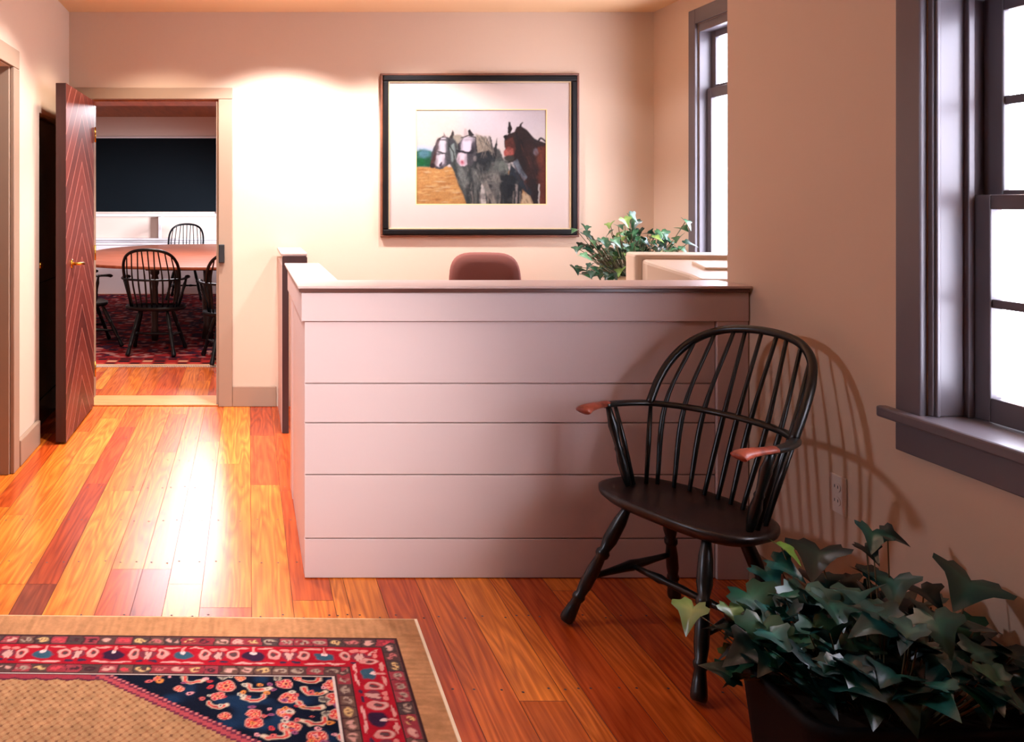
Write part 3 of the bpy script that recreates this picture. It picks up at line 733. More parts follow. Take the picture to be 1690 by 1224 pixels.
# ------------------------------------------------------------------ rugs
def rug_near():
    t = thing('area_rug', 'red and navy patterned oriental rug with camel border on the floor', 'rug', (.545, 2.685, .001), math.radians(-1.1))
    Wd, Ln = 2.4, 1.55
    a = np.concatenate([np.linspace(0,1.42,380), np.linspace(1.44,Wd,50)])
    q = np.concatenate([np.linspace(0,.66,190), np.linspace(.67,Ln,90)])
    xs = -a[::-1]; ys = -q[::-1]
    XX, YY = np.meshgrid(xs, ys); A = (-XX).ravel(); Q = (-YY).ravel()
    A2 = np.minimum(A, Wd-A); Q2 = np.minimum(Q, Ln-Q)
    ta, tq = A2-.09, Q2-.125
    tt = np.minimum(ta, tq); side = ta < tq
    al = np.where(side, Q, A)                  # along the border
    c = Canvas(A, Q, (180,126,84))
    wx_ = (vnoise(A,Q,.018,41)-.5)*.010; wy_ = (vnoise(A,Q,.018,42)-.5)*.010
    nz = vnoise(A,Q,.02,5)-.5; nzy = vnoise(A*.25,Q,.012,6)-.5
    al = al + wx_*1.2; tw = tt + wy_*.9; c.X = A+wx_; c.Y = Q+wy_
    z1,z2,z3,z4 = .05,.155,.203,.211
    m = lambda lo, hi: ((tt >= lo) & (tt < hi)).astype(float)
    stk = np.where(side, vnoise(A*.12,Q,.009,51), vnoise(A,Q*.12,.009,52))-.5
    c.c *= (1+.22*nz+.34*stk)[:,None]
    c._mix((tt>=-.004).astype(float), (58,34,34))
    def guard(lo, hi, off):
        c._mix(m(lo+.003, hi-.003), (92,58,54))
        p = .05; k = np.floor((al+off)/p); u = ((al+off)/p-k)-.5; v = (tw-(lo+hi)/2)/((hi-lo)/2)
        h = np.abs(np.sin(k*12.9898+off*40)*43758.5453) % 1
        bg = [(148,48,56),(84,58,54),(70,56,54),(158,58,66),(104,74,62)]
        cl = [(206,150,134),(196,66,72),(168,142,122),(214,170,112),(190,104,98),(62,36,42)]
        for j, col in enumerate(bg): c._mix(m(lo+.005,hi-.005)*((h*5).astype(int) == j)*.85, col)
        wob = np.clip((vnoise(A,Q,.009,9)-.28)*5,0,1)
        e = np.clip((1-np.hypot(u/.34, v/.5))/.45+.5,0,1)*m(lo,hi)*wob
        h2 = np.abs(np.sin(k*78.233+1.7)*24634.63) % 1
        for j, col in enumerate(cl): c._mix(e*((h2*6).astype(int) == j), col)
        for s_ in (-.12,.12):
            e2 = np.clip((1-np.hypot((u-s_)/.07, v/.24))/.6+.5,0,1)*m(lo,hi); c._mix(e2*(h2>.35)*.7, (84,44,48))
        for s_ in (-.5,.5): c._mix((np.abs(u-s_)<.06)*m(lo,hi)*.75*(h>.4), (58,36,38))
    guard(0, z1, 0); guard(z2, z3, .03)
    c._mix(m(z1, z2), (164,22,36))
    c.c *= (1+.2*nz*m(z1,z2))[:,None]
    # red border motifs
    u0 = al/.21; k = np.floor(u0); u = (u0-k)*.21-.105; v = tw-(z1+z2)/2; rb = m(z1+.004, z2-.004)
    def mot(cx, cy, rx, ry, col, ring=0, par=None):
        d = np.hypot((u-cx)/rx, (v-cy)/ry); mm = np.clip((1-d)/.25+.5,0,1)
        if ring: mm *= np.clip((d-(1-ring))/.25+.5,0,1)
        if par is not None: mm = mm*((k%2)==par)
        c._mix(mm*rb, col)
    mot(0,.004,.034,.026,(52,28,50),par=0); mot(0,.004,.03,.022,(54,84,98),par=1); mot(0,-.012,.008,.010,(226,190,182)); mot(0,-.03,.005,.016,(206,130,120))
    for sx in (-1,1):
        mot(sx*.062,-.004,.017,.026,(206,150,136),.45); mot(sx*.064,.01,.012,.012,(206,130,120)); mot(sx*.062,-.004,.006,.01,(90,60,60))
        mot(sx*.036,-.038,.024,.005,(206,136,124)); mot(sx*.03,.040,.03,.005,(216,150,140)); mot(sx*.096,0,.014,.02,(120,50,60)); mot(sx*.1,.004,.006,.022,(202,150,136))
        mot(sx*.092,-.03,.012,.008,(210,120,110)); mot(sx*.086,.034,.012,.006,(60,40,60))
    c._mix(m(z3+.001, z3+.007), (214,190,176))
    inn = m(z4, 9)
    # camel lattice field
    c._mix(inn, (178,132,90))
    Aw, Qw = A+wx_*.35, Q+wy_*.35
    f1 = np.abs(((Aw/.026+Qw/.030) % 1)-.5); f2 = np.abs(((Aw/.026-Qw/.030) % 1)-.5)
    lat = np.maximum(np.clip((f1-.40)/.06,0,1), np.clip((f2-.40)/.06,0,1))
    c._mix(lat*inn*.48, (146,84,58))
    uu = ((Aw/.026) % 1)-.5; vv = ((Qw/.030) % 1)-.5
    dots = np.clip((1-np.hypot(uu/.16, vv/.2))/.3+.5,0,1); c._mix(dots*inn*.6, (150,92,62))
    uu = ((Aw/.026+.5) % 1)-.5; vv = ((Qw/.030+.5) % 1)-.5
    dots = np.clip((1-np.hypot(uu/.13, vv/.17))/.3+.5,0,1); c._mix(dots*inn*.75, (104,62,46))
    c.c *= (1+.3*nz*inn)[:,None]
    # purple scalloped edge of the field
    sc_ = .222+.008*np.abs(np.sin(A*PI/.06))
    c._mix(((tq >= z4-.004) & (tq < sc_+.012) & (inn>0)).astype(float), (150,50,60)); c._mix(((tq >= sc_+.004) & (tq < sc_+.012) & (inn>0)).astype(float), (96,40,52))
    # navy corner: to the right of a stepped diagonal
    A0, Q0 = .943, .325
    Qs = np.round(Q/.0085)*.0085
    dg = (A0 - A) - (Qs-Q0)*(.394/.263)          # >0 inside the corner
    c._mix((dg > -.065).astype(float)*inn, (110,44,62)); c._mix(((dg > -.052)&(dg < -.026)).astype(float)*inn, (176,72,76)); c._mix(((dg > -.012)&(dg < -.004)).astype(float)*inn, (196,110,104))
    cor = (dg > 0).astype(float)*inn
    c._mix(cor, (14,19,34)); c._mix(cor*np.clip((vnoise(A,Q,.05,12)-.5)*3,0,1), (22,44,70))
    keep = c.c.copy()
    def flower(x, y, r, col=(202,58,58)):
        c.ell(x,y,r*1.12,r,(214,150,130),soft=.15); c.ell(x,y,r*.97,r*.86,col,soft=.15); c.ell(x,y,r*.45,r*.4,(228,140,96),soft=.2); c.ell(x,y,r*.2,r*.2,(120,40,50),soft=.2)
        for k in range(8):
            an=k*PI/4; c.ell(x+r*.72*math.cos(an), y+r*.62*math.sin(an), r*.13, r*.13, (232,160,130), soft=.3)
    def bird(x, y, s, fl=1):
        P = lambda pts: [(x+fl*px*s, y+py*s) for px,py in pts]
        c.line(P([(-1,-.9),(-.9,-.2),(-.5,.2),(.4,.3),(1.2,0),(1.5,-.2)]), s*.62, (218,190,160)); c.line(P([(-1,-.9),(-.9,-.2),(-.5,.2),(.4,.3),(1.1,.05)]), s*.36, (206,76,66)); c.line(P([(-.5,.18),(.5,.24)]), s*.1, (120,34,48))
    flower(.60,.385,.026); bird(.70,.362,.022,-1); bird(.515,.395,.024,-1); flower(.435,.372,.022,(190,50,66)); bird(.36,.352,.024,1)
    flower(.30,.372,.026); flower(.43,.438,.024); bird(.52,.445,.022,1); bird(.36,.41,.024,-1); flower(.295,.44,.032); flower(.235,.385,.018); bird(.375,.475,.026,-1)
    flower(.295,.505,.027); flower(.44,.50,.02,(200,96,60)); flower(.52,.508,.018); bird(.36,.54,.024,1); flower(.27,.56,.024); flower(.43,.56,.026)
    flower(.52,.545,.022); flower(.62,.43,.018,(190,50,66)); bird(.62,.475,.02,-1); flower(.73,.40,.014); bird(.46,.60,.024,1); flower(.36,.60,.024); bird(.28,.61,.022,-1); flower(.60,.52,.016); flower(.80,.352,.011); bird(.25,.35,.016,1); flower(.56,.345,.012,(200,96,60)); flower(.40,.342,.012)
    R3 = random.Random(5)
    for k in range(110):
        x, y = R3.uniform(.21,.85), R3.uniform(.33,.62)
        if (A0-x)-(y-Q0)*1.5 < .03: continue
        col = R3.choice([(222,150,150),(206,96,90),(196,184,160),(214,130,60),(146,80,110),(204,60,60)])
        r = R3.uniform(.005,.009); c.ell(x,y,r*1.2,r,col,soft=.3); c.ell(x,y,r*.45,r*.4,(90,40,60),soft=.4)
    for x,y in ((.225,.345),(.24,.44),(.245,.475),(.245,.53),(.455,.34),(.33,.44),(.33,.50),(.61,.34),(.22,.5)):
        c.ell(x,y,.013,.012,(176,164,140),soft=.3); c.ell(x,y,.009,.008,(110,100,90),soft=.3); c.line([(x-.012,y),(x+.012,y)],.003,(90,70,70)); c.line([(x,y-.01),(x,y+.01)],.003,(90,70,70))
    c.c = np.where(cor[:,None]>0, c.c, keep)
    c.c *= (1+.16*(vnoise(A,Q,.006,21)-.5))[:,None]
    # cream selvage at the outer edge
    c._mix((A2 < .008).astype(float), (240,214,178)); c._mix((Q2 < .006).astype(float)*.6, (232,196,150))
    o = grid_obj('pile', xs, ys, .009, np.clip(c.c,0,1), M['rugm'], t)
    b = MB(); b.box(-Wd, 0, -Ln, 0, .0005, .0088); b.build('rug_back', M['rugside'], t)
rug_near()

def rug_far():
    t = thing('conference_rug', 'dark red patterned rug with pale fringe under the conference table', 'rug', (-.6, 9.45, .001))
    xs = np.concatenate([np.linspace(-1.75,.6,150), np.linspace(.65,2.2,20)]); ys = np.concatenate([np.linspace(-2.6,-1.6,130), np.linspace(-1.57,2.6,110)])
    XX, YY = np.meshgrid(xs, ys); A=XX.ravel(); Q=YY.ravel(); q=Q+2.6
    c = Canvas(A, Q, (110,28,36))
    n = vnoise(A,Q,.09,31); n2 = vnoise(A,Q,.05,32)
    c._mix((n>.6).astype(float), (60,30,52)); c._mix((n<.33).astype(float), (150,40,44)); c._mix((n2>.74).astype(float), (176,120,120)); c._mix((n2<.22).astype(float), (36,26,44))
    bd = (q<.3)
    c._mix(bd.astype(float), (150,40,40))
    k = np.floor(A/.1); u=(A/.1-k)-.5
    for lo,hi,cl in ((.05,.10,[(40,20,26),(190,70,60)]),(.13,.20,[(206,150,120),(36,24,30),(170,44,44)]),(.22,.28,[(90,30,40),(40,24,34)])):
        for j,col in enumerate(cl): c._mix(((q>lo)&(q<hi)&((k%len(cl))==j)&(np.abs(u)<.42)).astype(float), col)
    c._mix((q<.03).astype(float), (236,200,160))
    grid_obj('pile', xs, ys, .009, c.c, M['rugm'], t)
    b = MB(); b.box(-1.75,2.2,-2.6,2.6,.0005,.0088); b.build('rug_back', M['rugside'], t)
    b = MB()
    x = -1.74
    while x < .7:
        b.box(x, x+.008, -2.66+R.uniform(0,.01), -2.6, .001, .006); x += .014
    b.build('fringe', M['outlet'], t)
rug_far()

# ------------------------------------------------------------------ windsor armchair
def interp(pts, n):
    """Catmull-Rom through pts"""
    P = [Vector(p) for p in pts]; P = [2*P[0]-P[1]] + P + [2*P[-1]-P[-2]]; out = []
    segs = len(P)-3
    for i in range(n+1):
        s = i/n*segs; k = min(int(s), segs-1); t = s-k; a,b_,c_,d = P[k:k+4]
        out.append(.5*((2*b_)+(c_-a)*t+(2*a-5*b_+4*c_-d)*t*t+(3*b_-a-3*c_+d)*t**3))
    return out
LEGP = [(0,.012),(.06,.014),(.14,.0195),(.3,.0215),(.38,.015),(.40,.0205),(.43,.0205),(.45,.015),(.55,.019),(.68,.0195),(.76,.015),(.78,.019),(.80,.019),(.82,.0145),(.88,.018),(.95,.0215),(.985,.021),(1,.017)]
POSTP = [(0,.009),(.12,.014),(.3,.017),(.42,.012),(.46,.0145),(.5,.011),(.62,.013),(.75,.0165),(.86,.012),(1,.009)]
def windsor(name, label, cat, mats, loc, rz, group=None):
    t = thing(name, label, cat, loc, rz, group)
    pm, sm, gm = mats
    # seat: dished oval plank
    b = MB(); n = 48
    def outline(k, s):
        a = 2*PI*k/n; cx, sy = math.cos(a), math.sin(a)
        x = .264*s*math.copysign(abs(cx)**(.66 if sy > 0 else .86), cx); y = -.035 + (.158*s*abs(sy)**.66 if sy > 0 else -.165*s*abs(sy)**.92)
        return x, y
    rings = [(.12,.412),(.45,.411),(.72,.414),(.88,.421),(.96,.426),(1.0,.424),(1.0,.412),(.985,.403),(.90,.389),(.6,.386),(.1,.386)]
    vs = []
    for s_, z in rings:
        for k in range(n):
            x, y = outline(k, s_); vs.append((x*1.02+.008, y, z))
    fs = []
    for i in range(len(rings)-1):
        for k in range(n): fs.append((i*n+k, (i+1)*n+k, (i+1)*n+(k+1)%n, i*n+(k+1)%n))
    fs.append(tuple(range(n))); fs.append(tuple(range((len(rings)-1)*n, len(rings)*n))[::-1])
    b.add(vs, fs, True); b.build('seat', sm, t)
    legs = {}
    for sx in (1,-1):
        for key, top, foot in (('f',(.135,.06),(.236,.228)),('b',(.12,-.10),(.205,-.235))):
            p0 = Vector((sx*top[0], top[1], .392)); p1 = Vector((sx*foot[0], foot[1], .010)); legs[(sx,key)] = (p0,p1)
            b = MB(); b.turned(p0, p1, LEGP, 14); b.build('leg', pm, t)
    mids = {}
    for sx in (1,-1):
        f0,f1 = legs[(sx,'f')]; g0,g1 = legs[(sx,'b')]
        a, c_ = f0.lerp(f1,.62), g0.lerp(g1,.55); mids[sx] = a.lerp(c_,.5)
        b = MB(); b.turned(a, c_, [(0,.008),(.2,.010),(.4,.014),(.5,.0175),(.6,.014),(.8,.010),(1,.008)], 12); b.build('stretcher', pm, t)
    b = MB(); b.turned(mids[1], mids[-1], [(0,.008),(.2,.011),(.3,.015),(.36,.010),(.5,.013),(.64,.010),(.7,.015),(.8,.011),(1,.008)], 12); b.build('stretcher', pm, t)
    # arm rail
    rail_half = [(.272,.082,.672),(.283,.0,.672),(.278,-.08,.671),(.245,-.165,.670),(.165,-.228,.669),(.06,-.262,.668)]
    rl = rail_half + [(-x,y,z) for x,y,z in rail_half[::-1]]
    rp = interp(rl, 60)
    b = MB(); b.tube(rp[5:-5], .0125, 10, flat=(.82,1.35), up=(0,0,1)); b.build('arm_rail', pm, t)
    for sx in (1,-1):
        g = interp([(sx*.286,-.012,.674),(sx*.283,.025,.674),(sx*.279,.06,.674),(sx*.275,.092,.672),(sx*.271,.112,.667),(sx*.270,.118,.660)], 16)
        rr = [.0125+.007*min(1,max(0,(i-4)/8)) for i in range(17)]; rr[-1] = .010; rr[-2] = .016
        b = MB(); b.tube(g, rr, 12, flat=(.8,1.35), up=(0,0,1)); o = b.build('arm_grip', gm, t); o['label'] = 'paint rubbed through to red wood at the hand end'
        b = MB(); b.turned((sx*.208,-.02,.418), (sx*.279,-.008,.668), POSTP, 12); b.build('arm_post', pm, t)
    # bow
    bw = [(.243,-.16,.668),(.243,-.210,.752),(.230,-.266,.825),(.192,-.325,.886),(.118,-.370,.925),(.0,-.388,.938)]
    bp_ = interp(bw + [(-x,y,z) for x,y,z in bw[:-1][::-1]], 70)
    b = MB(); b.tube(bp_, .0135, 10); b.build('bow', pm, t)
    def bow_at(x):
        best = min((p for p in bp_ if p.z > .80), key=lambda p: abs(p.x-x)); return best
    def rail_at(x):
        return min((p for p in rp if p.y < -.06), key=lambda p: abs(p.x-x))
    for k in range(9):
        q = (k-4)/4
        xs_, xr, xb = q*.180, q*.205, q*.188
        s0 = Vector((xs_, -.172+.05*q*q, .418)); s1 = rail_at(xr)+Vector((0,0,0)); s2 = bow_at(xb)
        pts = interp([s0, s1, s2], 12)
        b = MB(); b.tube(pts, [.0062+.0022*math.sin(PI*min(1,i/8)) for i in range(13)], 8); b.build('spindle', pm, t)
    for sx in (1,-1):
        for s0, s1 in (((.212,-.05),(.284,-.045)),((.203,-.098),(.243,-.168))):
            b = MB(); b.tube([(sx*s0[0],s0[1],.418),(sx*(s0[0]+s1[0])/2,(s0[1]+s1[1])/2,.55),(sx*s1[0],s1[1],.668)], [.0065,.0085,.006], 8); b.build('spindle', pm, t)
    return t
windsor('windsor_armchair', 'black-painted wooden bow-back armchair with worn red grips beside the reception desk', 'chair', (M['chair'], M['seatwood'], M['grip']), (1.325, 2.55, 0), math.radians(114.5))
cc_ = windsor('conference_armchair', 'dark bow-back armchair with its back to us at the conference table', 'chair', (M['confchair'], M['confchair'], M['confchair']), (-.83, 7.42, .01), math.radians(-4), 'bow-back chairs round the conference table')
for p in cc_.children:
    if p.get('label'): del p['label']
copy_tree(cc_, (-1.47, 7.80, .01), math.radians(-66), 'dark armchair turned sideways at the left end of the conference table')
copy_tree(cc_, (-.88, 11.5, .01), math.radians(180), 'dark armchair on the far side of the conference table, facing the doorway', (1.0,1.0,1.09))
copy_tree(cc_, (-.13, 7.05, .01), math.radians(8), 'dark armchair cut off by the right jamb of the conference doorway')

# ------------------------------------------------------------------ conference furniture
t = thing('conference_table', 'long reddish wooden table in the conference room beyond the doorway', 'table', (-.1, 9.28, .0105))
poly = []
for k in range(72):
    a = 2*PI*k/72; cx, sy = math.cos(a), math.sin(a)
    e = .55 if sy < 0 else .8
    poly.append((1.72*math.copysign(abs(cx)**.7,cx), (1.97 if sy < 0 else 2.03)*math.copysign(abs(sy)**e,sy)))
b = MB(); b.prism(poly, .742, .77); b.build('table_top', M['table'], t, bevel=.008)
b = MB()
for x0,x1,y0,y1 in ((-.85,.85,-1.38,-1.35),(-.85,.85,1.35,1.38),(-.88,-.85,-1.38,1.38),(.85,.88,-1.38,1.38)): b.box(x0,x1,y0,y1,.69,.7415)
b.build('apron', M['tablebase'], t)
for sx in (-1,1):
    for sy in (-1,1):
        b = MB(); b.turned((sx*.8,sy*1.3,.741),(sx*.8,sy*1.3,.012), [(0,.045),(.12,.045),(.14,.03),(.2,.042),(.3,.03),(.6,.038),(.8,.03),(.9,.04),(1,.03)], 14); b.build('leg', M['tablebase'], t)
for sx in (-.3, .3):
    b = MB(); b.turned((sx,-1.15,.741),(sx,-1.15,.012), [(0,.05),(.2,.04),(.5,.055),(.8,.04),(1,.06)], 14); b.build('leg', M['tablebase'], t)

RW = ROOM2[2]
t = thing('blackboard', 'black slate board in a pale frame on the conference end wall', 'blackboard', (-1.375, RW, 1.75))
b = MB(); b.box(-.895,.895,-.02,-.004,-.545,.545); b.build('slate', M['board'], t)
b = MB(); b.box(-.92,-.896,-.03,-.002,-.57,.57); b.box(.896,.92,-.03,-.002,-.57,.57); b.box(-.896,.896,-.03,-.002,.546,.57); b.build('frame', M['confwhite'], t, bevel=.003)
b = MB(); b.box(-.97,.97,-.09,-.002,-.615,-.575); b.build('chalk_tray', M['confwhite'], t, bevel=.006)
t = thing('built_in_shelf', 'white built-in shelf unit with open cubbies below the blackboard', 'shelf', (-1.375, RW-.002, 0))
b = MB(); b.box(-1.3,3.4,-.16,-.0,.001,.72); b.build('base_cabinet', M['confwhite'], t, bevel=.003)
b = MB(); b.box(-1.3,3.4,-.2,0,.721,.75); b.build('counter', M['confwhite'], t, bevel=.006)
b = MB(); b.box(-1.3,3.4,-.14,0,.79,.815); b.build('ledge', M['confwhite'], t, bevel=.004)
for x in (-1.05,.07,1.15,2.2,3.2): b = MB(); b.box(x-.02,x+.02,-.14,0,.816,1.13); b.build('divider', M['confwhite'], t, bevel=.003)
b = MB(); b.box(-1.3,3.4,-.012,0,.751,.789); b.build('splash_back', M['confwhite'], t)

# ------------------------------------------------------------------ office chair behind the desk
def office_chair():
    t = thing('office_chair', 'mauve-brown upholstered office chair showing above the desk counter', 'office chair', (1.262, 4.33, 0), math.radians(172))
    def cushion(name, hw, hh, th, c, curve, tilt=0):
        b = MB(); n = 40; rings = []
        vs = []
        prof = [(0.3,th*.5),(.75,th*.5),(.93,th*.36),(1.0,0),(.93,-th*.36),(.75,-th*.5),(.3,-th*.5)]
        for s_, d in prof:
            for k in range(n):
                a = 2*PI*k/n; cx, sy = math.cos(a), math.sin(a)
                u = hw*s_*math.copysign(abs(cx)**.5,cx); v = hh*s_*math.copysign(abs(sy)**.5,sy)
                if curve == 'back': vs.append((c[0]+u, c[1]-d+.5*u*u*(1)+tilt*v, c[2]+v))
                else: vs.append((c[0]+u, c[1]+v, c[2]+d))
        fs = []
        for i in range(len(prof)-1):
            for k in range(n): fs.append((i*n+k,(i+1)*n+k,(i+1)*n+(k+1)%n,i*n+(k+1)%n))
        fs.append(tuple(range(n))); fs.append(tuple(range((len(prof)-1)*n, len(prof)*n))[::-1])
        b.add(vs, fs, True); o = b.build(name, M['fabric'], t); return o
    cushion('backrest', .192, .225, .07, (0,-.21,.855), 'back', -.12)
    cushion('seat', .24, .23, .08, (0,.03,.47), 'seat')
    b = MB(); b.tube(interp([(0,-.02,.43),(0,-.2,.42),(0,-.245,.55),(0,-.245,.74)],14), .018, 8, flat=(1.6,.5)); b.build('back_support', M['black'], t)
    b = MB(); b.lathe([(.03,.10),(.03,.25),(.022,.26),(.022,.43),(.08,.435)]); b.build('gas_lift', M['black'], t)
    for k in range(5):
        a = 2*PI*k/5+.2; x, y = math.cos(a), math.sin(a)
        b = MB(); b.tube([(x*.02,y*.02,.12),(x*.28,y*.28,.075)], [.022,.014], 8); b.build('base_arm', M['black'], t)
        b = MB(); b.tube([(x*.28-y*.018,y*.28+x*.018,.028),(x*.28+y*.018,y*.28-x*.018,.028)], .027, 14); b.build('caster', M['black'], t)
office_chair()

# ------------------------------------------------------------------ monitor
def monitor():
    t = thing('computer_monitor', 'beige tube computer monitor seen from behind on the desk by the far window', 'monitor', (1.965, 3.745, .7405), math.radians(-6))
    def loft(b, secs):
        vs = []; n = 4
        for y, xa, xb, za, zb in secs: vs += [(xa,y,za),(xb,y,za),(xb,y,zb),(xa,y,zb)]
        fs = [(0,1,2,3)]
        for i in range(len(secs)-1):
            for k in range(4): fs.append((i*4+k, (i+1)*4+k, (i+1)*4+(k+1)%4, i*4+(k+1)%4))
        m = len(secs)-1; fs.append((m*4+3,m*4+2,m*4+1,m*4)); b.add(vs, fs)
    b = MB(); loft(b, [(.06,-.235,.235,.02,.388),(-.055,-.232,.232,.022,.382)]); b.build('bezel', M['beige'], t, bevel=.012)
    b = MB(); loft(b, [(-.054,-.205,.205,.035,.362),(-.11,-.198,.198,.04,.354),(-.34,-.115,.15,.09,.318),(-.42,-.105,.14,.10,.305)]); b.build('housing', M['beige'], t, bevel=.014)
    b = MB(); loft(b, [(-.15,-.03,.10,.335,.361),(-.26,-.02,.09,.315,.341)]); b.build('vent_hump', M['beige'], t, bevel=.006)
    b = MB(); b.box(-.195,.195,.0605,.064,.06,.345); b.build('screen', M['screen'], t)
    b = MB(); b.lathe([(.13,0),(.13,.012),(.06,.03),(.05,.05)], 0, -.1); b.build('swivel_base', M['beige'], t)
monitor()

# ------------------------------------------------------------------ outlet
t = thing('wall_outlet', 'cream duplex outlet low on the right wall behind the black armchair', 'outlet', (XR, 2.53, .468))
b = MB(); b.box(-.006,-.0005,-.036,.036,-.058,.058); b.build('cover_plate', M['outlet'], t, bevel=.003)
b = MB()
for s in (-1,1):
    b.prism([(.017*math.cos(a*PI/8), s*.021+.0145*math.sin(a*PI/8)) for a in range(16)], -.0085, -.0061, 'x')
b.build('receptacle', M['outlet'], t)
b = MB()
for s in (-1,1):
    for yy in (-.007,.007): b.box(-.0092,-.0086, yy-.0012,yy+.0012, s*.021-.002, s*.021+.007)
b.build('slot', M['black'], t)

# ------------------------------------------------------------------ ivy
def leaf_mat():
    m, nt, b = newmat('ivy_leaf'); L = nt.links.new
    a = N(nt, 'ShaderNodeVertexColor', layer_name='Col'); L(a.outputs['Color'], b.inputs['Base Color'])
    b.inputs['Roughness'].default_value = .3; b.inputs['Specular IOR Level'].default_value = .55
    return m
M['leaf'] = leaf_mat()
LOBES = [(0,-.02),(.13,-.20),(.34,-.24),(.40,-.08),(.62,.0),(.60,.16),(.36,.28),(.26,.44),(.12,.74),(0,.95)]
def add_leaf(L, pos, size, yaw, pitch, roll, col, col2):
    """L: (verts, faces, cols); a five-lobed leaf, folded at its midrib"""
    V, F, C = L; i0 = len(V)
    Mx = Matrix.Rotation(yaw,3,'Z') @ Matrix.Rotation(pitch,3,'X') @ Matrix.Rotation(roll,3,'Y')
    pts = LOBES + [(-x,y) for x,y in LOBES[1:-1][::-1]]
    def put(x,y,dz,c):
        z = abs(x)*.28 - .22*(y-.2)**2 + dz
        p = Mx @ Vector((x*size, (y-.1)*size, z*size)); V.append((pos[0]+p.x, pos[1]+p.y, pos[2]+p.z)); C.append(c)
    put(0,.12,.01,col2); n = len(pts)
    for x,y in pts: put(x*.55, y*.55+.05, .02, tuple(.7*a+.3*b_ for a,b_ in zip(col,col2)))
    for x,y in pts: put(x,y,0,col)
    for k in range(n):
        k2=(k+1)%n
        F.append((i0,i0+1+k,i0+1+k2)); F.append((i0+1+k,i0+1+n+k,i0+1+n+k2,i0+1+k2))
def ivy(t, leaves, base, stem_r=.0018):
    """leaves: list of (pos,size,yaw,pitch,roll,col,col2); base(pos) gives the root of its stem"""
    L = ([],[],[]); sb = MB()
    for (pos,size,yaw,pitch,roll,c1,c2) in leaves:
        add_leaf(L,pos,size,yaw,pitch,roll,lin(*c1),lin(*c2))
        r = base(pos)
        if r is not None:
            p = Vector(pos); q = Vector(r); mid = (p+q)/2 + Vector((0,0,.25*(p-q).length*.4))
            mid.x = q.x*.35+p.x*.65; mid.y = q.y*.35+p.y*.65
            sb.tube(interp([q,mid,p+Vector((0,0,-.002))],7), [stem_r*1.3]*3+[stem_r]*5, 5)
    me = bpy.data.meshes.new('foliage'); me.from_pydata(L[0],[],L[1]); me.materials.append(M['leaf'])
    ca = me.color_attributes.new('Col','FLOAT_COLOR','POINT')
    ca.data.foreach_set('color', np.array([tuple(c)+(1,) for c in L[2]],dtype=np.float32).ravel())
    me.polygons.foreach_set('use_smooth',[True]*len(me.polygons))
    o = bpy.data.objects.new('foliage',me); COL.objects.link(o); o.parent = t
    sb.build('stems', M['stem'], t)
def at(px, py, D):
    s = FPX/D; return ((px-410)/s, D, CAMZ-(py-332)/s)

